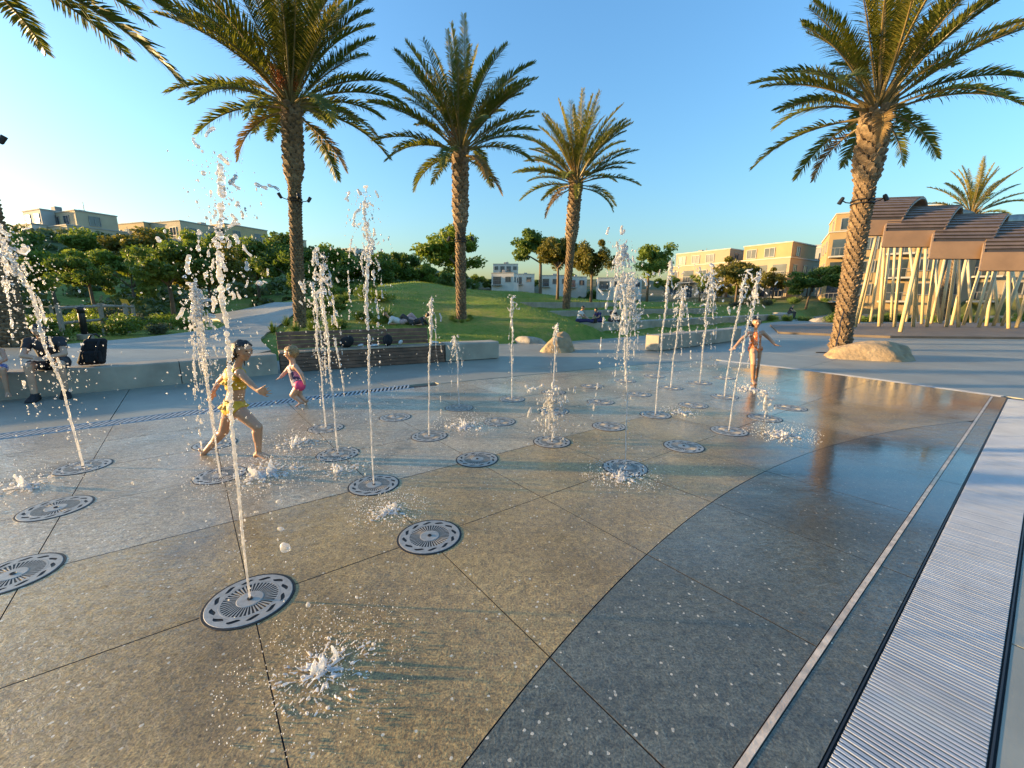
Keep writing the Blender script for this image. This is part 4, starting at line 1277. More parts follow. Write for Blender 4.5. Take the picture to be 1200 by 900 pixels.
# far side shells whose pale curled lips show over the ridge
M['zinc'] = mat_simple("pale_zinc", (0.40, 0.42, 0.40), 0.4, 0.2, 3.0, metal=0.2)
def rear_lip(xc, zc, w, h, y):
    m = MB(); n = 20; vs = []
    for i in range(n+1):
        s = i/n; x = xc + (s-.5)*w; bulge = math.sin(math.pi*s)
        vs += [(x-PV.x, y-PV.y+.3*bulge, zc-PV.z), (x-PV.x, y-PV.y+.3*bulge-.15, zc-PV.z+h*bulge**.6), (x-PV.x, y-PV.y+.3*bulge+.05, zc-PV.z+h*bulge**.6)]
    m.add(vs, [(3*i, 3*i+3, 3*i+4, 3*i+1) for i in range(n)] + [(3*i+1, 3*i+4, 3*i+5, 3*i+2) for i in range(n)])
    m.build("ridge_lip", M['zinc'], pv, True)
q = atdepth(1112, 252, 24.2); rear_lip(q.x, q.z, 2.8, .42, 24.2)
q = atdepth(1200, 262, 23.0); rear_lip(q.x, q.z, 3.6, .5, 23.0)
# poles
POLES = [(1002,383,1029,268),(1006,379,1030,270),(1030,382.5,1037,285),(1033,379,1043,284),(1048,383,1057,284),(1055,389,1079,284),(1070,383,1077,286),(1080,379.5,1085,292),
 (1086,383,1096,300),(1091,379,1108,300),(1109,383,1121,300),(1115,381,1133,302),(1123,383.5,1124,300),(1129,381,1149,314),(1147,383.5,1168,314),(1156,382,1165,314),(1164,382,1188,314),(1174,382,1199,316),(1182,385,1182,314),(1191,384,1212,316),(1203,384,1226,318),(1216,382,1220,318),(1020,377,1034,284),(1044,376,1049,286),(1062,377,1080,288),(1100,377,1096,300),(1138,378,1134,304),(1143,378,1160,312),(1170,378,1164,312),(1196,378,1186,314),(1102,379,1114,300),(1076,377,1066,288)]
for px, py, qx, qy in POLES:
    b = groundpt(px, py, .10); e = atdepth(qx, qy, b.y + .6)
    e.z = max(e.z, 2.9)
    m = MB(); m.tube([b-PV, (b+e)/2-PV, e-PV], [.085, .085, .08], 12); m.build("pole", M['pole'], pv, True)
    
# ------------------------------------------------------------------ broad-leaved trees and shrubs
M['leaf_a'] = mat_leaf("tree_leaf_mid", (0.115, 0.195, 0.034), (0.31, 0.37, 0.07), 0.46, 0.9)
M['leaf_b'] = mat_leaf("tree_leaf_dark", (0.075, 0.14, 0.032), (0.20, 0.27, 0.058), 0.45, 0.9)
M['leaf_c'] = mat_leaf("tree_leaf_golden", (0.110, 0.120, 0.022), (0.25, 0.215, 0.045), 0.40, 0.9)
M['leaf_d'] = mat_leaf("shrub_leaf_grey", (0.070, 0.085, 0.050), (0.150, 0.160, 0.095), 0.25, 2.0)
M['leaf_e'] = mat_leaf("shrub_leaf_fresh", (0.085, 0.165, 0.03), (0.20, 0.27, 0.055), 0.35, 2.0)
M['bark'] = mat_simple("tree_bark", (0.16, 0.115, 0.075), 0.85, 0.25, 8.0, 0.8, 30.0, 0.01)

def leaf_cloud(rng, clumps, per, size, droop=0.0):
    """clumps: list of (centre, radii). Returns quads of leaf-sized faces"""
    C = []; 
    V = []; F = []
    for (c, r) in clumps:
        for i in range(per):
            d = Vector((rng.gauss(0, 1), rng.gauss(0, 1), rng.gauss(0, 1))).normalized()
            k = rng.random()**0.42
            p = Vector((c[0]+d.x*r[0]*k, c[1]+d.y*r[1]*k, c[2]+d.z*r[2]*k))
            n = (d*0.45 + Vector((rng.gauss(0, .75), rng.gauss(0, .75), rng.gauss(0, .6)+.3))).normalized()
            a = n.orthogonal().normalized(); w = rng.uniform(0, 6.28)
            a = (a*math.cos(w) + n.cross(a)*math.sin(w)); b = n.cross(a)
            s = size*rng.uniform(.6, 1.35)
            a *= s; b *= s*.55
            q = len(V)
            V += [p - a*.5, p + b*.5 + a*.05, p + a*.55 - n*s*.12, p - b*.5 + a*.05]
            F.append((q, q+1, q+2, q+3))
    return V, F
def crown_mesh(name, seed, mat, nclump=46, per=170, size=.105, flat=.70):
    """unit crown: radius about 1, centred on the origin"""
    rng = random.Random(seed)
    cl = []
    lobes = [(Vector((math.cos(a), math.sin(a), 0))*rng.uniform(.35, .62) + Vector((0, 0, rng.uniform(-.25, .35)))) for a in [rng.uniform(0, 6.28) for _ in range(6)]]
    for i in range(nclump):
        l = rng.choice(lobes)
        c = l + Vector((rng.gauss(0, .24), rng.gauss(0, .24), rng.gauss(0, .17)))
        if c.length > .95: c *= .95/c.length
        r = rng.uniform(.15, .30)
        cl.append(((c.x, c.y, c.z*flat*1.35), (r, r, r*.72)))
    V, F = leaf_cloud(rng, cl, per, size)
    me = np_mesh(name, [tuple(v) for v in V], F, mat)
    return me, cl
CROWN = {}
for k, mt in (('a', 'leaf_a'), ('b', 'leaf_b'), ('c', 'leaf_c')):
    CROWN[k] = [crown_mesh("crown_"+k, 100+i*7+ord(k), M[mt]) for i in range(2)]
def tree(x, y, h, r, kind, seed, label, z=None, trunk_h=None, group="park trees", flat=1.0, name="tree", cat="tree", lean=0.0):
    rng = random.Random(seed)
    z = th(x, y) - .05 if z is None else z
    o = empty(name, (x, y, z)); tag(o, label, cat, group)
    me, cl = CROWN[kind][seed % 2]
    ch = h - r*.62*flat
    a = rng.uniform(0, 6.28)
    inst("crown", me, o, (lean, 0, ch), (0, 0, a), (r, r*rng.uniform(.9, 1.1), r*flat))
    m = MB(); tr_ = max(.05, .022*h)
    fork = Vector((lean*.6, 0, ch - r*.45*flat))
    m.tube([(0, 0, 0), (lean*.2+.02, .02, fork.z*.5), fork], [tr_*1.25, tr_, tr_*.8], 8)
    for i in range(6):
        c, rr = rng.choice(cl); c = Vector((c[0]*r*math.cos(a)-c[1]*r*math.sin(a) + lean, c[0]*r*math.sin(a)+c[1]*r*math.cos(a), c[2]*r*flat + ch))
        md = (fork + c)/2 + Vector((0, 0, .12*r))
        m.tube([fork - Vector((0, 0, .1)), md, c], [tr_*.6, tr_*.4, tr_*.15], 5)
    m.build("trunk", M['bark'], o, True)
    return o
def at_px(px, py, Y):
    q = atdepth(px, py, Y); return q
def tree_px(px, top, base, Y, rpx, kind, seed, label, **kw):
    """place a tree by its photo measurements at distance Y"""
    s = Y/485.0*1.02
    q = atdepth(px, base, Y); tp = atdepth(px, top, Y)
    zt = th(q.x, Y) - .05
    return tree(q.x, Y, tp.z - zt, rpx*s, kind, seed, label, z=zt, **kw)
tree_px(536, 266, 340, 44, 41, 'a', 1, "round park tree standing on the far side of the mound crest", flat=.9)
tree_px(633, 274, 345, 52, 31, 'b', 2, "dark park tree behind the slender palm", flat=.9)
tree_px(653, 278, 362, 36, 27, 'c', 3, "small golden-lit park tree just right of the dark one by the slender palm", flat=1.1)
tree_px(692, 284, 362, 33, 27, 'c', 4, "slim golden-green park tree growing at the highest terrace wall's end", flat=1.15)
tree_px(758, 286, 352, 47, 27, 'a', 5, "round park tree behind the tall wide jet", flat=1.0)
tree_px(862, 302, 352, 62, 26, 'c', 6, "golden leafed tree in front of the long apartment building", flat=1.05)
tree_px(944, 310, 362, 50, 38, 'b', 7, "broad dark park tree with leaning trunk beside the sunlit palm", flat=.62, lean=.8)
tree_px(985, 326, 358, 62, 20, 'a', 8, "small park tree behind the broad dark one")
# western garden and hillside trees
W = [(68,288,372,30,40,'a'),(112,300,372,24,30,'b'),(160,292,368,36,38,'a'),(205,276,378,26,48,'b'),(250,286,372,34,42,'c'),(180,268,350,52,40,'c'),(305,276,360,44,44,'b'),(345,286,362,40,34,'b'),
     (128,276,352,58,36,'a'),(40,270,352,50,40,'b'),(430,296,352,50,34,'b'),(462,293,350,58,30,'b'),(395,292,350,62,30,'a'),(238,268,345,60,36,'a'),(-40,270,372,28,50,'b'),(20,300,378,20,36,'b'),(492,312,346,60,20,'a'),(520,318,345,70,18,'b')]
WL = ["mid-green tree behind the bollard lamp and rail fence", "small dark tree close behind the rail fence", "mid-green tree behind the rail fence, below the white and tan hillside houses", "dark tree with a bare trunk right by the path's bend",
 "golden-lit tree behind the tallest jet, between two dark ones", "golden-lit tree highest on the slope below the wide ochre house", "dark tree beside the tall palm with fruit stalks, below the ochre house", "dark tree directly behind the tall palm's trunk",
 "mid-green tree high on the slope below the tan house", "dark tree high on the slope below the white house with grey top", "dark tree between the tall palm and the lawn mound", "dark tree touching the lawn mound's west flank", "mid-green tree far up the slope below the long pale house",
 "mid-green tree highest on the slope below the ochre house", "dark tree behind the shaded palm at the seat wall's end", "low dark tree beside the shaded palm's trunk", "small mid-green tree just over the mound's west flank", "small dark tree next to the round tree on the mound crest"]
for i, (px, tpy, by, Y, rp, k) in enumerate(W):
    tree_px(px, tpy, by, Y, rp, k, 30+i, WL[i], group="trees on the western slope")
for i in range(26):   # distant trees between the far houses
    rng = random.Random(900+i)
    px = 385 + i*13 + rng.uniform(-6, 6); Y = rng.uniform(120, 210)
    z = th((px-600)/485*Y, Y)
    tree((px-600)/485*Y, Y, rng.uniform(4, 7), rng.uniform(2.4, 4.2), rng.choice('abb'), 200+i, "small distant tree between the far white houses", z=z-.3, group="distant hillside trees")
for i in range(13):   # trees and hedge before the eastern apartments
    rng = random.Random(950+i)
    px = 780 + i*31 + rng.uniform(-8, 8); Y = rng.uniform(66, 80)
    tree((px-600)/485*Y, Y, rng.uniform(2.6, 5.0), rng.uniform(1.8, 3.0), rng.choice('abc'), 240+i, "low garden tree at the foot of the apartment buildings", group="apartment garden trees")
# unseen tree row added on the western rim to block the low sun
for i in range(42):
    rng = random.Random(990+i)
    y = -46 + i*2.1; hh = 4.0 + rng.uniform(-.8, .8)
    if y > 15: continue
    x = -62 + rng.uniform(-5, 5)
    if y/abs(x) > .72: continue
    tree(x, y, hh, 3.2 + rng.uniform(-.4, .6), rng.choice('ab'), 300+i, "unseen tree added on the western rim to hold off the low sun", group="added western shade trees", flat=1.15)

# shrubs
SHR = {}
def shrub_mesh(name, seed, mat, size=.11, per=120, n=12):
    rng = random.Random(seed)
    cl = []
    for i in range(n):
        a = rng.uniform(0, 6.28); q = rng.uniform(0, .6)
        r = rng.uniform(.26, .42)
        cl.append(((math.cos(a)*q, math.sin(a)*q, rng.uniform(.25, .62)), (r, r, r*.8)))
    V, F = leaf_cloud(rng, cl, per, size)
    return np_mesh(name, [tuple(v) for v in V], F, mat)
for k, mt in (('fresh', 'leaf_e'), ('grey', 'leaf_d'), ('dark', 'leaf_b'), ('mid', 'leaf_a')):
    SHR[k] = [shrub_mesh("shrub_"+k, 60+i+len(k), M[mt]) for i in range(2)]
def tuft_mesh(name, seed, mat, n=90, L=1.0, w=.03):
    rng = random.Random(seed); V = []; F = []
    for i in range(n):
        a = rng.uniform(0, 6.28); el = R(rng.uniform(35, 88)); l = L*rng.uniform(.6, 1.05)
        d = Vector((math.cos(a)*math.cos(el), math.sin(a)*math.cos(el), math.sin(el))); s = Vector((-math.sin(a), math.cos(a), 0))*w
        p0 = Vector((math.cos(a), math.sin(a), 0))*rng.uniform(0, .12); p1 = p0 + d*l*.55; p2 = p0 + d*l + Vector((0, 0, -.22*l*math.cos(el)))
        q = len(V); V += [p0-s*.7, p0+s*.7, p1+s, p1-s, p2+s*.1, p2-s*.1]; F += [(q, q+1, q+2, q+3), (q+3, q+2, q+4, q+5)]
    return np_mesh(name, [tuple(v) for v in V], F, mat)
TUFT = [tuft_mesh("tuft", 5, M['leaf_e']), tuft_mesh("tuft", 6, M['leaf_d'])]
def shrub(x, y, r, h, kind, seed, label=None, group=None):
    rng = random.Random(seed)
    nm = "strappy_plant" if kind in ('tuft', 'tuftg') else "shrub"
    me = TUFT[0] if kind == 'tuft' else TUFT[1] if kind == 'tuftg' else SHR[kind][seed % 2]
    o = inst(nm, me, None, (x, y, th(x, y) - .04), (0, 0, rng.uniform(0, 6.28)), (r, r, h))
    lb = {'fresh': "rounded fresh-green shrub in the planted bed beside the path", 'grey': "grey-green shrub in the planted bed beside the path", 'dark': "dark-leaved shrub in the planted bed beside the path",
          'mid': "mid-green shrub in the planted bed beside the path", 'tuft': "bright green strappy plant along the path edge", 'tuftg': "grey strappy plant along the path edge"}[kind]
    tag(o, label or lb, "shrub" if nm == "shrub" else "plant", group or "path bed plants, "+kind)
pathp = [Vector(p) for p in left]
rng = random.Random(77)
for i in range(110):
    k = rng.randint(0, len(left)-8); p = Vector(left[k]); t = (Vector(left[k+1]) - p).normalized(); nrm = Vector((-t.y, t.x))
    d = rng.random()**1.3*9 + .55
    x, y = p + nrm*d
    near = d < 1.8
    kind = rng.choice(['tuft', 'tuftg', 'tuft', 'fresh', 'grey'] if near else ['fresh', 'grey', 'dark', 'mid', 'mid', 'dark'])
    r = rng.uniform(.35, .6) if near else rng.uniform(.6, 1.15)
    shrub(x, y, r, r*rng.uniform(.8, 1.15), kind, 400+i)
for i in range(36):   # east of the path below the mound
    t = rng.random(); a = Vector((-9.0, 16.8)).lerp(Vector((-12.5, 26)), t) + Vector((rng.uniform(.6, 4.0), rng.uniform(-1, 1)))
    r = rng.uniform(.4, .9)
    shrub(a.x, a.y, r, r*.9, rng.choice(['mid', 'dark', 'fresh', 'tuft']), 600+i)
for i, (x, y) in enumerate([(-7.9, 16.4), (-9.3, 16.2), (-8.3, 16.0), (-9.4, 17.4)]):
    shrub(x, y, .4, .55, 'tuft', 640+i)
for i in range(9):
    rr_ = random.Random(i+70); shrub(-2.24 + .45*math.cos(i*.7), 18.4 + .45*math.sin(i*.7), .16, .2, 'mid', 650+i, "tiny leafy weed around the foot of the palm between bench and mound", "weeds at the palm foot")
for i in range(22):   # planting under the pavilion's far side
    x = 22 + i*1.25 + rng.uniform(-.4, .4); y = 33 + rng.uniform(-1, 2.5)
    shrub(x, y, rng.uniform(.6, 1.1), rng.uniform(.6, 1.2), rng.choice(['dark', 'dark', 'mid', 'fresh']), 700+i, "dark leafy shrub of the hedge behind the pavilion poles", "pavilion hedge shrubs")
for i in range(22):   # hedge beyond the eastern lawn
    x = 30 + i*1.9 + rng.uniform(-.5, .5); y = 58 + i*.1 + rng.uniform(-1.5, 2)
    shrub(x, y, rng.uniform(.9, 1.4), rng.uniform(.7, 1.2), rng.choice(['dark', 'mid', 'grey', 'fresh']), 730+i, "clipped shrub of the long hedge beyond the eastern lawn", "eastern lawn hedge")

# scrub covering the western hill: one mass
def scrub():
    rng = np.random.default_rng(5)
    n = 1500
    az = np.radians(rng.uniform(-66, -2, n)); r = rng.uniform(34, 150, n)**1.0
    X = np.sin(az)*r; Y = np.cos(az)*r
    keep = (((X-.5)/24)**2 + ((Y-34.5)/19)**2) > 1.15
    dl = np.min(np.hypot(X[:, None]-np.array([p[0] for p in left+right])[None], Y[:, None]-np.array([p[1] for p in left+right])[None]), 1)
    keep &= dl > 2.2
    X, Y, r = X[keep], Y[keep], r[keep]
    Z = terrain(X, Y)
    V = []; F = []
    per = 42
    for x, y, z, rr in zip(X, Y, Z, r):
        s = rng.uniform(.7, 1.7)
        d = rng.normal(size=(per, 3)); d /= np.linalg.norm(d, axis=1)[:, None]
        d[:, 2] = np.abs(d[:, 2])
        c = np.array([x, y, z]) + d*np.array([s, s, s*.8])*(rng.random((per, 1))**.4)
        nrm = d + rng.normal(size=(per, 3))*.6; nrm /= np.linalg.norm(nrm, axis=1)[:, None]
        a = np.cross(nrm, rng.normal(size=(per, 3))); a /= np.linalg.norm(a, axis=1)[:, None]
        b = np.cross(nrm, a); L = (.22 + .0012*rr)*rng.uniform(.6, 1.4, (per, 1))
        q = len(V)*1
        V.append(np.stack([c-a*L, c+b*L*.6, c+a*L, c-b*L*.6], 1).reshape(-1, 3))
    V = np.concatenate(V); F = np.arange(len(V)).reshape(-1, 4)
    return np_mesh("hillside_scrub", V, F, M['leaf_d2'])
M['leaf_d2'] = mat_leaf("hillside_leaf", (0.065, 0.11, 0.03), (0.21, 0.22, 0.07), 0.35, 0.25)
tag(inst("hillside_scrub", scrub()), "low mixed green scrub covering the western hillside", "scrub", kind="stuff")
# grass blades on the mound and terraces: one mass
def grass():
    rng = np.random.default_rng(9)
    n = 60000
    X = rng.uniform(-12, 22, n); Y = 15.3 + (rng.random(n)**1.5)*26
    dp = poly_dist(PLAZA, X, Y); k = dp > .35
    X, Y = X[k], Y[k]; Z = terrain(X, Y)
    n = len(X); h = rng.uniform(.03, .075, n)*(1 + (Y-15)*.02); a = rng.uniform(0, 6.28, n); w = .007*(1 + (Y-15)*.06)
    tip = np.stack([X + rng.normal(0, .02, n), Y + rng.normal(0, .02, n), Z + h], 1)
    b0 = np.stack([X - np.cos(a)*w, Y - np.sin(a)*w, Z - .02], 1); b1 = np.stack([X + np.cos(a)*w, Y + np.sin(a)*w, Z - .02], 1)
    V = np.stack([b0, b1, tip], 1).reshape(-1, 3)
    return np_mesh("grass", V, np.arange(len(V)).reshape(-1, 3), M['grass'])
M['grass'] = mat_leaf("grass_blade", (0.15, 0.25, 0.04), (0.34, 0.37, 0.085), 0.44, 0.7)
tag(inst("grass", grass()), "short green lawn grass on the mound and stepped terraces", "grass", kind="stuff")
# ------------------------------------------------------------------ houses
M['stucco_tan'] = mat_simple("stucco_tan", (0.34, 0.27, 0.175), 0.85, 0.06, 0.6, 0.2, 8.0, 0.02)
M['stucco_ochre'] = mat_simple("stucco_ochre", (0.38, 0.265, 0.125), 0.85, 0.06, 0.6, 0.2, 8.0, 0.02)
M['stucco_white'] = mat_simple("stucco_white", (0.46, 0.43, 0.37), 0.85, 0.06, 0.6, 0.2, 8.0, 0.02)
M['stucco_grey'] = mat_simple("stucco_grey", (0.28, 0.28, 0.265), 0.85, 0.06, 0.6, 0.2, 8.0, 0.02)
M['win_frame'] = mat_simple("window_frame", (0.30, 0.29, 0.27), 0.5, 0.05)
M['pane'] = mat_glass_pane("window_pane")
M['rail'] = mat_simple("balcony_rail", (0.22, 0.21, 0.20), 0.5, 0.05)
def window(parent, x, y, z, w, h, face):
    """face: 'f' front (-y), 's' right side (+x), 'l' left side (-x)"""
    rot = {'f': 0.0, 's': math.pi/2, 'l': -math.pi/2}[face]
    o = empty("window", (x, y, z), rot, parent)
    key = (round(w, 2), round(h, 2))
    if key not in WIN:
        m = MB(); t = .09
        m.box(-w/2-t, w/2+t, -.10, .02, -t, 0); m.box(-w/2-t, w/2+t, -.10, .02, h, h+t); m.box(-w/2-t, -w/2, -.10, .02, 0, h); m.box(w/2, w/2+t, -.10, .02, 0, h)
        m.box(-.035, .035, -.08, .02, 0, h)
        p = MB(); p.box(-w/2, w/2, -.03, .01, 0, h)
        WIN[key] = (m.mesh("window_frame", M['win_frame']), p.mesh("pane", M['pane']))
    inst("frame", WIN[key][0], o); inst("pane", WIN[key][1], o)
WIN = {}
def balcony(parent, x0, x1, y, z, depth, mat):
    o = empty("balcony", (x0, y, z), 0, parent); w = x1-x0
    m = MB(); m.box(0, w, -depth, .02, -.22, 0); m.build("balcony_slab", mat, o)
    m = MB(); m.box(0, w, -depth, -depth+.06, .98, 1.05)
    n = max(2, int(w/.5))
    for i in range(n+1): m.box(w*i/n-.02*(i > 0)-.0, w*i/n+.02*(i < n), -depth+.005, -depth+.05, .0, .98)
    m.build("railing", M['rail'], o)
    m = MB(); m.box(.3, w-.3, -.035, .015, .05, 2.25); m.build("glass_door", M['pane'], o)
def block(parent, x0, x1, y0, y1, z0, z1, mat, nm="wall", parapet=True):
    m = MB(); m.box(x0, x1, y0, y1, z0, z1); m.build(nm, mat, parent)
    if parapet:
        m = MB(); t = .25; h0, h1 = z1-.02, z1+.16
        m.box(x0-.1, x1+.1, y0-.1, y0+t, h0, h1); m.box(x0-.1, x1+.1, y1-t, y1+.1, h0, h1); m.box(x0-.1, x0+t, y0+t, y1-t, h0, h1); m.box(x1-t, x1+.1, y0+t, y1-t, h0, h1)
        m.build("parapet", M['stucco_white'], parent)
def apartment(loc, rz, blocks, label, group=None, cat="building", name="apartment_building"):
    """blocks: (x0,x1,y0,y1,storeys,mat,penthouse_mat or None, balcony columns)"""
    o = empty(name, loc, rz); tag(o, label, cat, group)
    st = 3.0
    for x0, x1, y0, y1, n, mat, pent, bal in blocks:
        H = n*st + .5
        block(o, x0, x1, y0, y1, -3.0, H, M[mat])
        if pent:
            block(o, x0+.6, x1-.6, y0+1.6, y1-.8, H-.1, H+2.6, M[pent])
            for xx in np.arange(x0+2.0, x1-1.6, 3.0): window(o, xx, y0+1.6, H+.55, 1.5, 1.4, 'f')
            window(o, x1-.6, y0+4.0, H+.55, 1.4, 1.4, 's'); window(o, x0+.6, y0+4.0, H+.55, 1.4, 1.4, 'l')
        w = x1-x0; nc = max(1, int(w/2.7)); cw = w/nc
        for s in range(n):
            z = s*st + .3
            for c in range(nc):
                xc = x0 + cw*(c+.5)
                if c in bal: balcony(o, xc-cw*.45, xc+cw*.45, y0, z, 1.3, M['stucco_white'])
                else: window(o, xc, y0, z+.8, min(1.5, cw*.55), 1.35, 'f')
            d = y1-y0; nd = max(1, int(d/3.2))
            for c in range(nd):
                yc = y0 + d/nd*(c+.5)
                window(o, x1, yc, z+.8, 1.3, 1.35, 's'); window(o, x0, yc, z+.8, 1.3, 1.35, 'l')
        zr = H + (2.5 if pent else 0); rr_ = random.Random(int(abs(loc[0])*7 + x0))
        for q in range(max(1, int((x1-x0)/5))):       # plant on the roof: housings, pipes, an aerial
            xr = rr_.uniform(x0+1.6, x1-1.6); yr = rr_.uniform(y0+3.2, y1-2.2); s_ = rr_.uniform(.4, .8)
            m = MB(); m.bbox(xr-s_, xr+s_, yr-s_*.7, yr+s_*.7, zr-.05, zr+rr_.uniform(.6, 1.2), .05); m.build("roof_unit", M['stucco_grey'], o)
            m = MB(); m.tube([(xr+1.2, yr, zr-.05), (xr+1.2, yr, zr+rr_.uniform(.8, 1.9))], .05, 6); m.build("vent_pipe", M['rail'], o)
    return o
q = atdepth(921, 346, 70)
apartment((q.x, q.y, q.z-.5), R(-55), [(-9.0, 0, 0, 12, 2, 'stucco_tan', 'stucco_ochre', (1, 2)), (-10.6, -9.0, 1.5, 9, 2, 'stucco_grey', None, ()), (-23, -10.6, .5, 12, 2, 'stucco_tan', 'stucco_tan', (1, 3))], "long tan apartment building with ochre upper storey beyond the eastern lawn")
q = atdepth(948, 346, 84)
apartment((q.x, q.y, q.z-.5), R(-50), [(-9, 3, 0, 10, 3, 'stucco_grey', None, (1,))], "grey narrow apartment block between the long tan one and the golden one")
q = atdepth(962, 350, 60)
apartment((q.x, q.y, q.z-.6), R(-32), [(0, 12, 0, 12, 3, 'stucco_ochre', 'stucco_ochre', (0, 2)), (12.2, 34, 2.2, 14, 3, 'stucco_tan', None, (1, 3, 5))], "golden sunlit apartment building behind the sunlit palm and pavilion")
# hillside houses in the west
def hill_house(px, by, Y, rz, blocks, label):
    q = atdepth(px, by + (23 if Y < 115 else 6), Y)
    return apartment((q.x, q.y, q.z), R(rz), blocks, label, "hillside houses", "house", "hillside_house")
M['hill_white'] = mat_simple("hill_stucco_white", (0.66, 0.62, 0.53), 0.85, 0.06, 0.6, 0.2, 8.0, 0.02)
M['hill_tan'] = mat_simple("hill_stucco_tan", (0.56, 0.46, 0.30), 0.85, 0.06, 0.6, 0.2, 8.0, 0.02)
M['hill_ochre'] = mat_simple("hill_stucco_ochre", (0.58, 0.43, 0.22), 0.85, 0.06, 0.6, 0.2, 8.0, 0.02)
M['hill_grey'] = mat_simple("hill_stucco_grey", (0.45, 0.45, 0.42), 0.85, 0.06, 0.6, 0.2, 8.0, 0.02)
hill_house(18, 268, 74, -22, [(0, 7, 0, 8, 1, 'hill_white', 'hill_grey', (0,))], "white hillside house with grey top floor, first of the row above the trees")
hill_house(52, 270, 74, -22, [(0, 8.5, 0, 8, 1, 'hill_tan', 'hill_tan', (0, 1))], "tan hillside house with broad upper floor, second of the row above the trees")
hill_house(104, 276, 80, -26, [(0, 7, 0, 7, 1, 'hill_white', None, (0,))], "single-storey white hillside house between two tan ones")
hill_house(138, 282, 84, -18, [(0, 9, 0, 9, 2, 'hill_ochre', None, (1,)), (9.2, 17, 1, 9, 2, 'hill_tan', None, ())], "wide ochre hillside house with flat roofs above the golden trees")
hill_house(232, 282, 90, -24, [(0, 10, 0, 9, 2, 'hill_ochre', None, (0, 2))], "ochre hillside house half hidden by the tallest jet")
hill_house(296, 288, 100, -20, [(0, 9, 0, 9, 1, 'hill_grey', 'hill_tan', (1,))], "grey hillside house beside the tall palm's trunk")
hill_house(366, 299, 112, -25, [(0, 14, 0, 9, 1, 'hill_white', 'hill_grey', (0, 2))], "long pale hillside house right of the tall palm's trunk")
hill_house(578, 313, 190, 0, [(0, 11, 0, 9, 1, 'hill_white', None, (1, 2))], "far pale house on the hilltop above the lawn mound")
hill_house(448, 318, 170, 5, [(0, 12, 0, 9, 1, 'hill_tan', None, (1,))], "far tan house on the hilltop left of the round park tree")
for i, (px, by, Y, n) in enumerate([(576, 329, 122, 1), (600, 328, 140, 1), (634, 331, 128, 1), (664, 332, 132, 1), (700, 334, 126, 1), (722, 334, 138, 1)]):
    hill_house(px, by, Y, [-12, 8, -4, 10, -8, 5][i], [(0, 6.5+i % 3, 0, 7, n, 'hill_white', None, (0,))],
        ["low white house beyond the mound, just right of the round park tree", "small white house beyond the mound crest", "low white house beyond the mound behind the dark park tree", "small white house behind the slender palm trunk", "low white house behind the slim golden-green tree", "small white house behind the tall wide jet"][i])

# ------------------------------------------------------------------ rail fence, bollard, cable, bags
M['rail_wood'] = mat_simple("weathered_rail", (0.30, 0.27, 0.22), 0.8, 0.15, 6.0)
fpts = resample([(-13.6, 12.6), (-14.4, 15.5), (-16.5, 18.5), (-21, 20.4), (-30, 21.4)], 1.8)
fe = empty("rail_fence", (*fpts[0], th(*fpts[0]))); tag(fe, "weathered post and rail fence running through the planted slope", "fence")
fb = fe.location
tops = []
for i, (x, y) in enumerate(fpts):
    z = th(x, y); m = MB(); m.bbox(x-fb.x-.05, x-fb.x+.05, y-fb.y-.05, y-fb.y+.05, z-fb.z-.1, z-fb.z+1.1, .01); m.build("post", M['rail_wood'], fe); tops.append(Vector((x-fb.x, y-fb.y, z-fb.z)))
for a, b in zip(tops[:-1], tops[1:]):
    for hh in (.55, 1.0):
        m = MB(); m.tube([a+Vector((0, 0, hh)), b+Vector((0, 0, hh))], .042, 6); m.build("rail", M['rail_wood'], fe)
q = groundpt(101, 398, .36)
bo = empty("bollard_light", (q.x, q.y, th(q.x, q.y))); tag(bo, "short black bollard lamp on a round concrete foot beside the path", "bollard")
m = MB(); m.lathe([(.20, 0), (.20, .14), (.18, .16)], 18); m.build("foot", M['concrete_wall'], bo)
m = MB(); m.lathe([(.085, .155), (.085, .80), (.08, .82)], 16); m.build("post", M['black_metal'], bo, True)
m = MB(); m.lathe([(.095, .82), (.10, .98), (.09, 1.0), (.02, 1.02)], 16); m.build("cap", M['black_metal'], bo, True)
pc = [(10.50, 13.28, 1.25), (10.36, 13.20, .85), (10.28, 13.05, .60), (10.08, 12.85, .42), (9.95, 12.7, .12), (9.86, 12.62, .02), (9.62, 12.55, .012), (9.30, 12.62, .012)]
cb = MB(); cb.tube([(x-9.9, y-12.7, z) for x, y, z in resample(pc, .08)], .02, 6)
tag(cb.build("power_cable", M['black_metal'], None, True, (9.9, 12.7, 0)), "black cable hanging from the sunlit palm down to the paving", "cable")

M['bag_black'] = mat_simple("black_cloth", (0.012, 0.012, 0.014), 0.85, 0.2, 12.0, 0.5, 40.0, 0.01)
M['cloth_white'] = mat_simple("white_cloth", (0.62, 0.62, 0.60), 0.85, 0.1, 12.0, 0.5, 40.0, 0.01)
def lump(name, loc, parts, mat, label, cat, voxel=.02, group=None, rz=0.0):
    me = spheres_mesh("beads", [p[0] for p in parts], [p[1] for p in parts], None, 2)
    me = remesh(me, voxel, 3, name); me.materials.clear(); me.materials.append(mat)
    return tag(inst(name, me, None, loc, (0, 0, rz)), label, cat, group)
sb = offs(resample(BEN, .05), .30)
def onb(t, z=.458): p = sb[int(t*(len(sb)-1))]; return (p[0], p[1], z)
lump("bag", onb(.38), [((0, 0, .13), (.16, .10, .14)), ((.08, 0, .17), (.10, .09, .12)), ((-.1, .02, .08), (.10, .1, .08))], M['bag_black'], "black bag lying on the timber bench beside folded towels", "bag")
lump("towel", onb(.46), [((0, 0, .035), (.06, .10, .035)), ((.03, 0, .05), (.05, .09, .03))], M['cloth_white'], "white folded towel right beside the black bag", "towel")
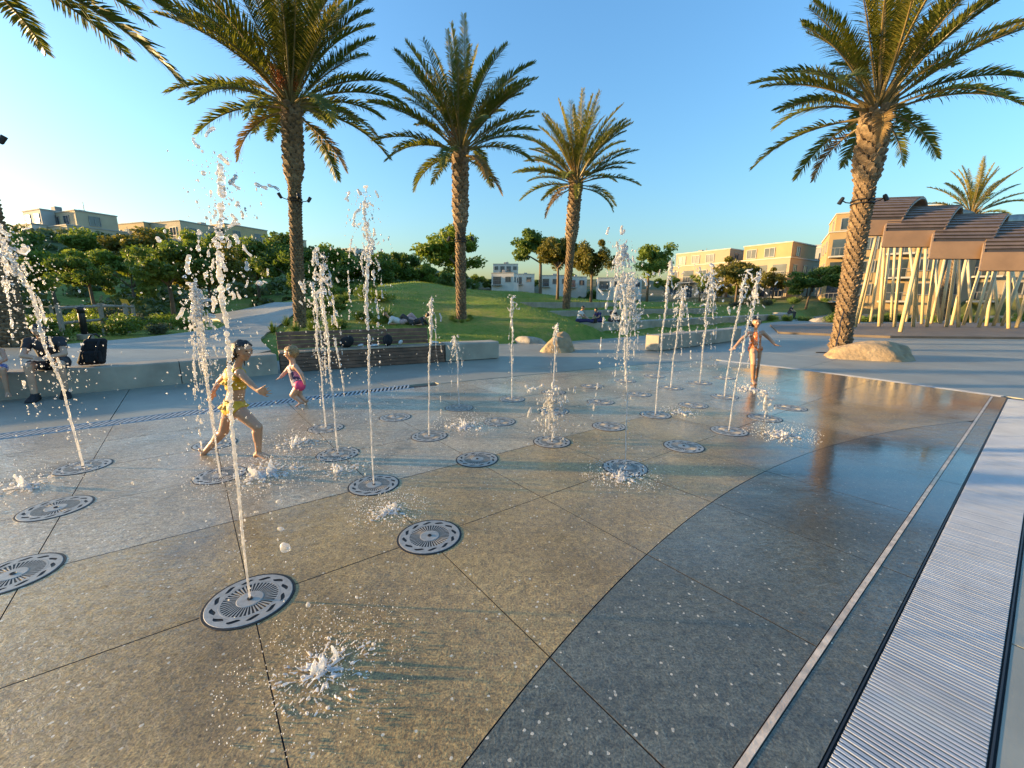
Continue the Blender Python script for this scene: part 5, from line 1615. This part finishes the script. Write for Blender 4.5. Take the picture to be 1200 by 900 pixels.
lump("towel", onb(.55), [((0, 0, .02), (.14, .12, .02)), ((.05, 0, .035), (.1, .09, .025))], M['cloth_white'], "flat white towel in the middle of the timber bench seat", "towel")
lump("backpack", onb(.64), [((0, 0, .14), (.13, .09, .15)), ((.0, -.07, .10), (.10, .06, .09))], M['bag_black'], "small black backpack standing on the timber bench", "backpack")
lump("towel", onb(.72), [((0, 0, .06), (.04, .10, .06)), ((.03, 0, .09), (.035, .08, .05))], M['cloth_white'], "upright white towel roll next to the small black backpack", "towel")
lump("towel", onb(.96), [((0, 0, .03), (.11, .10, .03)), ((-.04, 0, .04), (.08, .09, .03))], M['cloth_white'], "crumpled white towel at the timber bench end by the concrete block", "towel")
# ------------------------------------------------------------------ people
def mat_skin(name, col):
    t = NT(name); c = t.pos()
    base = t.ramp(t.noise(c, 9.0, 4.0), [(0.3, tuple(x*.82 for x in col)), (0.7, tuple(min(1, x*1.12) for x in col))])
    b = t.bsdf(Base_Color=base, Roughness=0.38); b.inputs["Subsurface Weight"].default_value = 0.12
    b.inputs["Subsurface Radius"].default_value = (.02, .008, .004); b.inputs["Coat Weight"].default_value = .3; b.inputs["Coat Roughness"].default_value = .15
    return t.m
M['skin'] = mat_skin("skin_tan", (0.50, 0.27, 0.155))
M['skin_fair'] = mat_skin("skin_fair", (0.58, 0.34, 0.22))
M['hair_dark'] = mat_simple("hair_dark", (0.022, 0.015, 0.011), 0.45, 0.4, 40.0, 0.6, 90.0, 0.01)
M['hair_blond'] = mat_simple("hair_blond", (0.36, 0.22, 0.09), 0.5, 0.35, 40.0, 0.6, 90.0, 0.01)
M['eye'] = mat_simple("eye_dark", (0.01, 0.008, 0.006), 0.2)
M['lip'] = mat_simple("lip", (0.40, 0.13, 0.10), 0.4)
def mat_print(name, a, b, c, scale):
    t = NT(name); p = t.coord("Object")
    v = t.n("ShaderNodeTexVoronoi"); v.inputs["Scale"].default_value = scale; t.l(p, v.inputs["Vector"])
    s = t.n("ShaderNodeSeparateColor"); t.l(v.outputs["Color"], s.inputs[0])
    base = t.mix(t.math('GREATER_THAN', s.outputs[0], .55), a, b); base = t.mix(t.math('GREATER_THAN', s.outputs[1], .72), base, c)
    t.bsdf(Base_Color=base, Roughness=0.6); return t.m
M['yellow'] = mat_simple("yellow_swimwear", (0.66, 0.38, 0.02), 0.55, 0.15, 20.0, 0.5, 60.0, 0.006)
M['floral'] = mat_print("navy_floral_swimsuit", (0.03, 0.025, 0.09), (0.42, 0.16, 0.30), (0.55, 0.50, 0.52), 26.0)
M['pink'] = mat_simple("pink_trim", (0.60, 0.06, 0.20), 0.6)
M['orange_print'] = mat_print("orange_swimsuit", (0.62, 0.12, 0.015), (0.70, 0.20, 0.04), (0.70, 0.40, 0.28), 55.0)
M['blue_print'] = mat_print("blue_trunks", (0.05, 0.09, 0.40), (0.45, 0.50, 0.62), (0.10, 0.16, 0.55), 24.0)
M['black_shirt'] = mat_simple("black_shirt", (0.032, 0.032, 0.036), 0.8, 0.2, 10.0, 0.3, 40.0, 0.01)
M['grey_shorts'] = mat_simple("dark_shorts", (0.05, 0.05, 0.056), 0.8, 0.2, 10.0)
M['white_shirt'] = mat_simple("white_shirt", (0.70, 0.69, 0.66), 0.8, 0.06, 10.0)
M['navy'] = mat_simple("navy_cloth", (0.03, 0.03, 0.12), 0.8, 0.2, 10.0)
M['shoe'] = mat_simple("black_shoe", (0.015, 0.015, 0.016), 0.6)
M['sole'] = mat_simple("white_sole", (0.55, 0.55, 0.55), 0.6)

def ray_hit(px, py):
    """where a photo ray meets the lawn"""
    for Y in np.arange(14, 60, .1):
        q = atdepth(px, py, float(Y))
        if q.z <= th(q.x, q.y): return q
    return q
class Body:
    """bones: name -> (a, b, ra, rb); fused by voxel remesh into one skin"""
    def __init__(self): self.bones = {}; self.extra = []
    def bone(self, name, a, b, ra, rb): self.bones[name] = (Vector(a), Vector(b), ra, rb)
    def beads(self):
        C = []; S = []
        for a, b, ra, rb in self.bones.values():
            L = (b-a).length; n = max(2, int(L/(min(ra, rb)*.35))+1)
            for i in range(n):
                t = i/(n-1); C.append(tuple(a.lerp(b, t))); r = ra+(rb-ra)*t; S.append((r, r, r))
        for c, s in self.extra: C.append(tuple(c)); S.append(tuple(s) if hasattr(s, '__len__') else (s, s, s))
        return C, S
    def nearest(self, P):
        """for points (n,3): index of the closest bone (relative to radius) and its parameter"""
        best = np.full(len(P), 1e9); bi = np.zeros(len(P), int); bt = np.zeros(len(P))
        for i, (a, b, ra, rb) in enumerate(self.bones.values()):
            A = np.array(a); D = np.array(b) - A; L2 = max(D@D, 1e-9)
            t = np.clip(((P-A)@D)/L2, 0, 1)
            d = np.linalg.norm(P - A - t[:, None]*D, axis=1) - (ra+(rb-ra)*t)
            m = d < best; best[m] = d[m]; bi[m] = i; bt[m] = t[m]
        return bi, bt
def hand(B, nm, wrist, dirv, palm_n, size, curl=.25, spread=.22):
    """palm and five fingers; dirv = pointing direction, palm_n = palm normal"""
    d = Vector(dirv).normalized(); n = Vector(palm_n); n = (n - d*n.dot(d)).normalized(); s = d.cross(n)
    w = Vector(wrist); L = size
    for k, o_ in enumerate((-.30, -.1, .1, .30)):
        B.bone(f"{nm}_palm{k}", w + s*o_*L*.5, w + d*L*.48 + s*o_*L*.85, L*.12, L*.105)
    for k, (o_, ln) in enumerate(((-.32, .44), (-.11, .52), (.11, .49), (.32, .38))):
        base = w + d*L*.48 + s*o_*L*.85
        fd = (d + s*o_*spread*2).normalized()
        m = base + fd*ln*L*.55 - n*curl*ln*L*.10; e = m + (fd - n*curl).normalized()*ln*L*.5
        B.bone(f"{nm}_fing{k}", base, m, L*.075, L*.068); B.bone(f"{nm}_tip{k}", m, e, L*.066, L*.052)
    tb_ = w + d*L*.14 - s*L*.26
    m = tb_ + (d*.55 - s*.75).normalized()*L*.28; e = m + (d*.85 - s*.35).normalized()*L*.22
    B.bone(f"{nm}_thumb", tb_, m, L*.095, L*.08); B.bone(f"{nm}_thumbtip", m, e, L*.078, L*.06)
def foot(B, nm, ankle, toe_dir, L, up=(0, 0, 1)):
    d = Vector(toe_dir).normalized(); u = Vector(up); u = (u - d*u.dot(d)).normalized(); s = d.cross(u); a = Vector(ankle)
    heel = a - d*L*.20 - u*L*.22
    B.bone(nm+"_heel", a, heel, L*.17, L*.15)
    for k, o_ in enumerate((-.11, .0, .11)):
        ball = a + d*L*.52 - u*L*.27 + s*L*o_*1.3
        B.bone(f"{nm}_mid{k}", a - u*L*.08 + s*o_*L*.5, ball, L*.14, L*.105)
        B.bone(f"{nm}_toe{k}", ball, ball + d*L*.20 - u*L*.02, L*.095, L*.07)
def head(B, c, face, H, up=(0, 0, 1)):
    """face: direction the person looks; H: head height"""
    f = Vector(face).normalized(); u = Vector(up); u = (u - f*u.dot(f)).normalized(); s = f.cross(u); c = Vector(c)
    B.hd = (c, f, u, s, H)
    B.bone("skull", c - f*H*.06 + u*H*.10, c + f*H*.05 + u*H*.09, H*.37, H*.345)
    B.bone("jaw", c + f*H*.06 - u*H*.05, c + f*H*.14 - u*H*.29, H*.27, H*.165)
    B.bone("nose", c + f*H*.36 + u*H*.04, c + f*H*.445 - u*H*.075, H*.035, H*.052)
    B.bone("brow", c + f*H*.335 + u*H*.12 - s*H*.14, c + f*H*.335 + u*H*.12 + s*H*.14, H*.055, H*.055)
    for sg in (-1, 1):
        B.bone(f"ear{sg}", c + s*sg*H*.355 + u*H*.06 - f*H*.02, c + s*sg*H*.345 - u*H*.07, H*.06, H*.045)
        B.bone(f"cheek{sg}", c + f*H*.23 + s*sg*H*.14 - u*H*.06, c + f*H*.20 + s*sg*H*.15 - u*H*.10, H*.12, H*.11)
    B.bone("lips", c + f*H*.335 - u*H*.175 - s*H*.05, c + f*H*.335 - u*H*.175 + s*H*.05, H*.045, H*.045)
def make_person(B, loc, label, skin, wear, hair, voxel, hair_len=0.0, name="person", cat="person", group=None, hair_vol=.05, rz=0.0, hair_back=None, bun=False):
    """wear: list of (name, material, test(bone, t, point)->bool, offset)"""
    o = empty(name, loc, rz); tag(o, label, cat, group)
    C, S = B.beads()
    me = remesh(spheres_mesh("beads", C, S, None, 2), voxel, 4, "body")
    me.materials.clear(); me.materials.append(skin)
    me.polygons.foreach_set("use_smooth", [True]*len(me.polygons))
    body = inst("body", me, o)
    n = len(me.vertices); P_ = np.zeros(n*3); me.vertices.foreach_get("co", P_); P_ = P_.reshape(-1, 3)
    N_ = np.zeros(n*3); me.vertex_normals.foreach_get("vector", N_); N_ = N_.reshape(-1, 3)
    bi, bt = B.nearest(P_); names = list(B.bones.keys())
    loops = np.zeros(len(me.loops), np.int32); me.loops.foreach_get("vertex_index", loops)
    ls = np.zeros(len(me.polygons), np.int32); me.polygons.foreach_get("loop_start", ls); lt = np.zeros(len(me.polygons), np.int32); me.polygons.foreach_get("loop_total", lt)
    def patch(nm, mat, mask, off, wob=0.0):
        off = np.broadcast_to(np.asarray(off, float), (n,))
        faces = []; used = {}; vs = []
        for a, t in zip(ls, lt):
            f = loops[a:a+t]
            if mask[f].all(): faces.append(f)
        if not faces: return None
        idx = np.unique(np.concatenate(faces)); remap = {int(v): i for i, v in enumerate(idx)}
        w = np.array([mnoise.noise(Vector(P_[v])*28)*wob for v in idx]) if wob else 0
        Pn = P_[idx] + N_[idx]*(off[idx] + w)[:, None]
        F = [tuple(remap[int(v)] for v in f) for f in faces]
        bm = bmesh.new(); bv = [bm.verts.new(p) for p in Pn]
        for f in F:
            try: bm.faces.new([bv[i] for i in f])
            except ValueError: pass
        be = [e for e in bm.edges if e.is_boundary]     # hem turned in to the skin
        r = bmesh.ops.extrude_edge_only(bm, edges=be)
        for v in [g for g in r['geom'] if isinstance(g, bmesh.types.BMVert)]:
            nb = [e.other_vert(v) for e in v.link_edges]
            k = int(np.argmin(np.linalg.norm(Pn - np.array(v.co), axis=1))); v.co = Vector(P_[idx[k]] - N_[idx[k]]*.004)
        m = bpy.data.meshes.new(nm); bm.to_mesh(m); bm.free(); m.materials.append(mat)
        m.polygons.foreach_set("use_smooth", [True]*len(m.polygons))
        return inst(nm, m, o)
    for nm, mat, test, off in wear:
        mask = np.array([bool(test(names[b], t, p)) for b, t, p in zip(bi, bt, P_)])
        patch(nm, mat, mask, off, off*.25)
    c, f, u, s, H = B.hd
    if hair is not None:
        rel = P_ - np.array(c); fx = rel@np.array(f)/H; uz = rel@np.array(u)/H; sx = rel@np.array(s)/H
        hd = np.isin(bi, [i for i, q in enumerate(names) if q in ("skull", "brow", "jaw", "ear1", "ear-1", "neck")])
        mask = hd & (((uz > .20 + .10*np.clip(fx, 0, 1)) & (fx < .30)) | ((fx < .03) & (uz > -.22)) | ((fx < -.12) & (uz > -.36))) & (np.abs(fx) < .6)
        h = patch("hair", hair, mask, H*hair_vol*(1.0 + .7*np.clip(-fx*2, 0, 1)), H*.05)
        if hair_len > 0 and h is not None:
            m = MB(); rng = random.Random(3); hb_ = Vector(hair_back) if hair_back is not None else -f*.35 - u*.9
            for k in range(46):
                a = rng.uniform(-1.25, 1.25)
                p0 = c - f*H*.34*math.cos(a) + s*H*.36*math.sin(a) + u*H*rng.uniform(-.1, .28)
                e = p0 + (hb_ + Vector((rng.gauss(0, .14), rng.gauss(0, .14), rng.gauss(0, .10))))*hair_len*rng.uniform(.6, 1.1)
                md = p0.lerp(e, .5) - f*hair_len*.12
                m.tube([p0, md, e], [H*.055, H*.05, H*.012], 5)
            m.build("hair_strands", hair, o, True)
        if bun:
            m = MB(); m.lathe([(H*.02, -.09*H), (H*.12, -.05*H), (H*.14, .02*H), (H*.09, .1*H), (H*.01, .13*H)], 12, c + u*H*.5 - f*H*.12); m.build("hair_bun", hair, o, True)
    for sg in (-1, 1):
        m = MB(); p = c + f*H*.345 + s*sg*H*.145 + u*H*.045; m.lathe([(H*.005, -H*.03), (H*.04, -H*.012), (H*.04, H*.012), (H*.005, H*.03)], 10, p); m.build("eye", M['eye'], o, True)
    m = MB(); m.tube([c + f*H*.372 - u*H*.18 + s*H*k for k in (-.075, -.03, .03, .075)], [H*.006, H*.017, H*.017, H*.006], 6); m.build("mouth", M['lip'], o, True)
    return o

def J(px, py, Y, dy, org):
    """joint measured in the photo; Y the person's distance, dy the joint's own depth offset"""
    q = atdepth(px, py, Y + dy); return q - Vector(org)
SK_TOP = ("chest", "chest2", "shl", "shr", "upspine")

def runner_yellow():
    Y = 3.83; org = (*gpos(303, 537), 0); Y = org[1]
    B = Body(); j = lambda x, y, d=0.0: J(x, y, Y, d, org)
    hip = j(274, 478); chest = j(275, 442); neck = j(279, 428); hc = j(285, 411)
    shR = j(281, 437, -.115); shL = j(270, 435, .11); hR = j(277, 479, -.055); hL = j(271, 479, .06)
    B.bone("pelvis", hR + Vector((0, .01, 0)), hL, .072, .072)
    B.bone("spine", hip + Vector((0, 0, .01)), j(277, 458), .082, .076)
    B.bone("chest", j(277, 458), chest + Vector((0, 0, 0)), .078, .083)
    B.bone("shl", chest, shL, .066, .044); B.bone("shr", chest, shR, .066, .044); B.bone("upspine", chest, neck, .06, .036)
    B.bone("neck", neck, j(282, 419), .034, .034)
    head(B, hc, (.93, -.28, -.12), .205)
    el = j(296, 452, -.15); wr = j(304, 459, -.19)
    B.bone("uarm_r", shR, el, .037, .029); B.bone("farm_r", el, wr, .029, .019); hand(B, "hand_r", wr, (.9, -.1, .25), (0, 1, .2), .115, .15, .5)
    el2 = j(257, 447, .20); wr2 = j(250, 459, .12)
    B.bone("uarm_l", shL, el2, .037, .029); B.bone("farm_l", el2, wr2, .028, .019); hand(B, "hand_l", wr2, (-.3, -.2, -.8), (.8, 0, 0), .11, .5)
    kn = j(302, 501, -.07); an = j(303, 530, -.05)
    B.bone("thigh_r", hR, kn, .072, .046); B.bone("shin_r", kn, an, .045, .026); B.bone("calf_r", kn.lerp(an, .18) + Vector((-.012, 0, 0)), kn.lerp(an, .5) + Vector((-.010, 0, 0)), .042, .034)
    foot(B, "foot_r", an, (.97, -.12, -.03), .165)
    kn2 = j(262, 506, .07); an2 = j(240, 530, .10)
    B.bone("thigh_l", hL, kn2, .072, .046); B.bone("shin_l", kn2, an2, .045, .026); B.bone("calf_l", kn2.lerp(an2, .2) + Vector((-.008, 0, .012)), kn2.lerp(an2, .5), .042, .034)
    foot(B, "foot_l", an2, (.10, 0, -1.0), .155, (1, 0, .1))
    top = lambda b, t, p: (b in ("chest", "shl", "shr", "upspine") and not (b == "upspine" and t > .55)) and (b != "chest" or t > .12) and not (b in ("shl", "shr") and t > .93)
    bot = lambda b, t, p: b == "pelvis" or (b == "spine" and t < .42) or (b.startswith("thigh") and t < .16)
    o = make_person(B, org, "running child in a yellow two-piece swimsuit splashing through the jets", M['skin'], [("swim_top", M['yellow'], top, .012), ("swim_bottom", M['yellow'], bot, .012)], M['hair_dark'], .0075, .16, hair_back=(-.35, .1, -.8))
    # ruffle round the hips and the neckline
    for nm, c0, rr, n0 in (("hip_ruffle", hip + Vector((0, 0, .045)), .103, 26), ("chest_ruffle", chest + Vector((0, 0, -.02)), .098, 26)):
        m = MB(); n = 72; vs = []
        for i in range(n):
            a = 2*math.pi*i/n; w = .010*math.sin(13*a)
            for k, (dr, dz) in enumerate(((0, .0), (.012, -.018), (.026, -.040))):
                r = rr + dr + w*k*.8; vs.append((c0.x + r*math.cos(a)*.94, c0.y + r*math.sin(a)*.86, c0.z + dz + .3*w*k))
        m.add(vs, [(3*i+k, 3*((i+1) % n)+k, 3*((i+1) % n)+k+1, 3*i+k+1) for i in range(n) for k in range(2)])
        m.build(nm, M['yellow'], o, True)
runner_yellow()

def toddler():
    org = (*gpos(354, 476), 0); Y = org[1]
    B = Body(); j = lambda x, y, d=0.0: J(x, y, Y, d, org)
    hR = j(351, 452, -.06); hL = j(349, 451, .06); hip = j(350, 451); chest = j(344, 433); neck = j(343, 425); hc = j(341, 414)
    shR = j(346, 429, -.10); shL = j(340, 430, .10)
    B.bone("pelvis", hR, hL, .070, .070); B.bone("spine", hip, j(347, 442), .084, .082); B.bone("chest", j(347, 442), chest, .082, .074)
    B.bone("shl", chest, shL, .055, .038); B.bone("shr", chest, shR, .055, .038); B.bone("upspine", chest, neck, .056, .042); B.bone("neck", neck, j(342, 419), .042, .040)
    head(B, hc, (-.93, -.25, -.12), .215)
    el = j(353, 438, -.13); wr = j(356, 446, -.14)
    B.bone("uarm_r", shR, el, .036, .031); B.bone("farm_r", el, wr, .031, .022); hand(B, "hand_r", wr, (.15, 0, -1), (1, 0, 0), .085, .4)
    el2 = j(334, 437, .10); wr2 = j(329, 442, .02)
    B.bone("uarm_l", shL, el2, .036, .031); B.bone("farm_l", el2, wr2, .031, .022); hand(B, "hand_l", wr2, (-.8, -.2, -.4), (.3, 0, 1), .085, .3)
    kn = j(343, 463, -.05); an = j(353, 471, -.03)
    B.bone("thigh_r", hR, kn, .064, .044); B.bone("shin_r", kn, an, .043, .028); foot(B, "foot_r", an, (-.75, -.35, -.2), .125)
    kn2 = j(351, 464, .06); an2 = j(358, 470, .10)
    B.bone("thigh_l", hL, kn2, .064, .044); B.bone("shin_l", kn2, an2, .043, .028); foot(B, "foot_l", an2, (-.5, .1, -.75), .125, (-.6, 0, .5))
    suit = lambda b, t, p: b in ("pelvis", "spine", "chest") or (b in ("shl", "shr") and t < .45) or (b == "upspine" and t < .25)
    hem = lambda b, t, p: (b.startswith("thigh") and t < .22) or b == "pelvis"
    make_person(B, org, "blond toddler in a dark floral swimsuit with pink trim leaning into a run", M['skin_fair'], [("swimsuit", M['floral'], suit, .008), ("pink_trim", M['pink'], hem, .014)], M['hair_blond'], .0085, .0, hair_vol=.07)
toddler()

def child_orange():
    org = (*gpos(883, 449), 0); Y = org[1]
    B = Body(); j = lambda x, y, d=0.0: J(x, y, Y, d, org)
    hR = j(882.6, 409); hL = j(887.8, 409); chest = j(885.5, 394); neck = j(886, 387); hc = j(886.5, 378.5, -.03)
    shR = j(877.5, 390); shL = j(894, 389.5)
    B.bone("pelvis", hR, hL, .085, .085); B.bone("spine", (hR+hL)/2, j(885, 401), .098, .090); B.bone("chest", j(885, 401), chest, .090, .094)
    B.bone("shl", chest, shL, .062, .044); B.bone("shr", chest, shR, .062, .044); B.bone("upspine", chest, neck, .056, .036); B.bone("neck", neck, j(886, 383), .036, .036)
    head(B, hc, (-.15, -.97, .08), .205)
    el = j(869, 398, -.04); wr = j(861, 407, -.10)
    B.bone("uarm_r", shR, el, .043, .035); B.bone("farm_r", el, wr, .035, .025); hand(B, "hand_r", wr, (-.8, -.2, -.5), (0, 0, 1), .12, .15, .4)
    el2 = j(902, 397, -.02); wr2 = j(908.5, 404, -.10)
    B.bone("uarm_l", shL, el2, .043, .035); B.bone("farm_l", el2, wr2, .035, .025); hand(B, "hand_l", wr2, (.9, -.1, -.2), (0, 0, 1), .12, .15, .4)
    kn = j(883.2, 426, -.16); an = j(882.4, 445, -.03)
    B.bone("thigh_r", hR, kn, .084, .055); B.bone("shin_r", kn, an, .055, .032); foot(B, "foot_r", an, (-.1, -1, -.05), .17)
    kn2 = j(887.0, 427, .02); an2 = j(886.4, 441, .24)
    B.bone("thigh_l", hL, kn2, .084, .055); B.bone("shin_l", kn2, an2, .055, .032); foot(B, "foot_l", an2, (0, -.35, -.94), .165, (0, -.9, .3))
    suit = lambda b, t, p: b in ("pelvis", "spine", "chest") or (b in ("shl", "shr") and t < .55) or (b == "upspine" and t < .3)
    make_person(B, org, "child in an orange swimsuit running with arms spread under the falling water", M['skin'], [("swimsuit", M['orange_print'], suit, .008)], M['hair_dark'], .0095, .14, hair_back=(0, .4, -.6), bun=True)
child_orange()

def sitter(org, yaw, scale, label, skin, shirt, pants, hair, seat_h=.44, lean=.35, shoes=True, arms="knees", bare_chest=False, voxel=.013, head_dir=None, shorts=True, legs="down", feet_z=.0):
    """seated figure; local frame faces -Y, origin on the ground below the seat edge"""
    s = scale; B = Body(); V3 = lambda x, y, z: Vector((x*s, y*s, z*s))
    sh = seat_h/s
    hipz = sh + .10
    B.bone("pelvis", V3(-.09, .16, hipz), V3(.09, .16, hipz), .115*s, .115*s)
    ch = V3(0, .16 - .34*math.sin(lean), hipz + .34*math.cos(lean)); B.bone("spine", V3(0, .16, hipz), ch, .125*s, .128*s)
    nk = ch + V3(0, -.14*math.sin(lean), .15*math.cos(lean)); B.bone("chest", ch, ch + (nk-ch)*.35, .13*s, .125*s); B.bone("upspine", ch, nk, .09*s, .05*s)
    shl = ch + V3(.175, 0, .09); shr = ch + V3(-.175, 0, .09)
    B.bone("shl", ch + V3(0, 0, .06), shl, .095*s, .065*s); B.bone("shr", ch + V3(0, 0, .06), shr, .095*s, .065*s)
    hd = nk + V3(0, -.10, .14); B.bone("neck", nk, hd - V3(0, -.03, .05), .052*s, .052*s)
    head(B, hd, head_dir or (0, -1, -.45), .225*s)
    for sg, nm in ((-1, "r"), (1, "l")):
        if legs == "down":
            kn = V3(sg*.17, -.30, hipz+.01); an = V3(sg*.16, -.30 + sg*.03, .085 + feet_z)
        else:
            kn = V3(sg*.13, -.30, hipz+.02); an = V3(sg*.12, -.72, hipz - .06)
        B.bone("thigh_"+nm, V3(sg*.09, .14, hipz), kn, .092*s, .064*s); B.bone("shin_"+nm, kn, an, .062*s, .040*s)
        B.bone("calf_"+nm, kn.lerp(an, .2) + V3(0, .018, 0), kn.lerp(an, .45) + V3(0, .014, 0), .056*s, .048*s)
        foot(B, "foot_"+nm, an, (sg*.15, -1, 0) if legs == "down" else (0, -.5, .8), .25*s, (0, 0, 1) if legs == "down" else (0, -.9, .2))
        shp = shl if sg > 0 else shr
        if arms == "knees":
            el = shp + V3(sg*.05, -.17, -.20); wr = V3(sg*.06, -.30, hipz + .13)
        else:
            el = shp + V3(sg*.06, -.06, -.24); wr = V3(sg*.10, -.20, hipz + .12)
        B.bone("uarm_"+nm, shp, el, .055*s, .043*s); B.bone("farm_"+nm, el, wr, .043*s, .030*s); hand(B, "hand_"+nm, wr, (-sg*.5, -.7, -.25), (0, .3, -1), .165*s, .5)
    wear = []
    if not bare_chest:
        wear.append(("shirt", shirt, lambda b, t, p: b in ("spine", "chest", "shl", "shr", "pelvis") or (b == "upspine" and t < .6) or (b.startswith("uarm") and t < .55), .012*s))
    wear.append(("shorts" if shorts else "trousers", pants, (lambda b, t, p: b == "pelvis" or (b == "spine" and t < .15) or (b.startswith("thigh") and t < .82)) if shorts else (lambda b, t, p: b == "pelvis" or (b == "spine" and t < .15) or b.startswith("thigh") or b.startswith("shin") or b.startswith("calf")), .016*s))
    if shoes: wear.append(("shoes", M['shoe'], lambda b, t, p: b.startswith("foot") or (b.startswith("shin") and t > .93), .012*s))
    return make_person(B, org, label, skin, wear, hair, voxel, rz=yaw)
wd = math.atan2(WALL[4][1]-WALL[3][1], WALL[4][0]-WALL[3][0])
q = groundpt(40, 467, 0)
wp = wpts
sitter((-7.50, 6.66, 0), wd - .05, 1.0, "man in a black shirt and shorts sitting bent forward on the concrete wall", M['skin_fair'], M['black_shirt'], M['grey_shorts'], M['hair_dark'], .43, .62, voxel=.012)
sitter((-8.00, 6.31, 0), wd + .1, .66, "bare-chested boy in blue patterned trunks sitting beside the man", M['skin_fair'], None, M['blue_print'], M['hair_dark'], .43, .30, shoes=False, bare_chest=True, voxel=.010, feet_z=.12)
bk = empty("backpack", (-7.30, 7.12, .425), wd); tag(bk, "large black backpack leaning over on the concrete wall beside the man", "backpack")
def bag_part(nm, C, S, vox, mat):
    me = remesh(spheres_mesh("beads", C, S, None, 2), vox, 2, nm); me.materials.clear(); me.materials.append(mat); return inst(nm, me, bk)
rb_ = random.Random(5)
C_ = []; S_ = []
for ix in range(5):
    for iz in range(7):
        t = iz/6; C_.append(((ix-2)*.062*(1-.25*t) + .10*t, .05 - .03*t, .07 + iz*.058)); S_.append((.062, .095*(1-.25*t), .058))
bag_part("bag_body", C_, S_, .014, M['bag_black'])
bag_part("front_pocket", [((ix-1.5)*.055+.03, -.055, .09 + iz*.045) for ix in range(4) for iz in range(4)], [(.045, .045, .04)]*16, .012, M['bag_black'])
m = MB(); m.tube([(.02, .02, .46), (.06, .0, .53), (.12, .0, .55), (.16, .02, .49)], .014, 8); m.build("carry_handle", M['black_metal'], bk, True)
for sx in (-.08, .10):
    m = MB(); m.tube([(sx+.06, -.06, .44), (sx+.02, -.14, .33), (sx-.02, -.15, .18), (sx, -.09, .06)], .016, 6); m.build("shoulder_strap", M['bag_black'], bk, True)
# people on the lawn
e0 = along(.42, -1.75)
sitter((e0[0]-.1, e0[1]+.1, .08), R(60), 1.0, "person in a white shirt sitting on the end of the lowest terrace wall", M['skin'], M['white_shirt'], M['navy'], M['hair_dark'], .45, .25, voxel=.02, shorts=False, legs="out")
e1 = along(.35, -.75)
sitter((e1[0], e1[1], .08), R(-60), .92, "person in blue sitting on the terrace wall facing the one in white", M['skin'], M['navy'], M['navy'], M['hair_dark'], .45, .5, voxel=.02, shorts=False)
e2 = along(.40, .55)
sitter((e2[0], e2[1], .08), R(30), .95, "person in black sitting on the terrace wall behind the tall wide jet", M['skin'], M['black_shirt'], M['grey_shorts'], M['hair_dark'], .45, .4, voxel=.02, shorts=False)
e3 = along(.3, 27.2)
sitter((e3[0], e3[1], .08), R(35), 1.0, "person in black with pale hair perched alone on the far end of the terrace wall", M['skin_fair'], M['black_shirt'], M['grey_shorts'], M['hair_blond'], .45, .35, voxel=.025, shorts=False)
def lying(px, py, Y, yaw, shirt, pants, label):
    q = ray_hit(px, py); Y = q.y; z = q.z - .02
    B = Body(); V3 = lambda x, y, zz: Vector((x, y, zz))
    B.bone("pelvis", V3(0, -.09, .12), V3(0, .09, .12), .11, .11); B.bone("spine", V3(0, 0, .12), V3(-.34, 0, .20), .12, .125); B.bone("chest", V3(-.34, 0, .20), V3(-.42, 0, .24), .125, .12); B.bone("upspine", V3(-.42, 0, .24), V3(-.55, 0, .33), .09, .05)
    head(B, V3(-.66, 0, .44), (.75, -.5, .1), .225); B.bone("neck", V3(-.55, 0, .33), V3(-.63, 0, .39), .05, .05)
    for sg, nm in ((-1, "r"), (1, "l")):
        B.bone("sh"+nm, V3(-.40, 0, .24), V3(-.42, sg*.17, .24), .09, .065)
        kn = V3(.36, sg*.12, .34 + .08*sg); an = V3(.66, sg*.13, .09)
        B.bone("thigh_"+nm, V3(0, sg*.09, .12), kn, .092, .064); B.bone("shin_"+nm, kn, an, .062, .042); foot(B, "foot_"+nm, an, (1, 0, .1), .24)
        el = V3(-.52, sg*.24, .06); wr = V3(-.30, sg*.20, .05)
        B.bone("uarm_"+nm, V3(-.42, sg*.17, .24), el, .055, .042); B.bone("farm_"+nm, el, wr, .042, .03); hand(B, "hand_"+nm, wr, (1, 0, 0), (0, 0, -1), .16, .3)
    make_person(B, (q.x, Y, z), label, M['skin'], [("shirt", shirt, lambda b, t, p: b in ("spine", "chest", "shl", "shr") or b.startswith("uarm"), .014), ("trousers", pants, lambda b, t, p: b == "pelvis" or b.startswith("thigh") or b.startswith("shin"), .014)], M['hair_dark'], .024, rz=yaw)
M['pink_shirt'] = mat_simple("pale_pink_shirt", (0.50, 0.36, 0.36), 0.8, 0.1, 8.0)
lying(472, 380, 26.5, R(10), M['white_shirt'], M['pink_shirt'], "person in a white shirt reclining on the grass of the mound")
lying(484, 381, 26.2, R(170), M['black_shirt'], M['grey_shorts'], "person in dark clothes reclining on the mound next to the one in white")
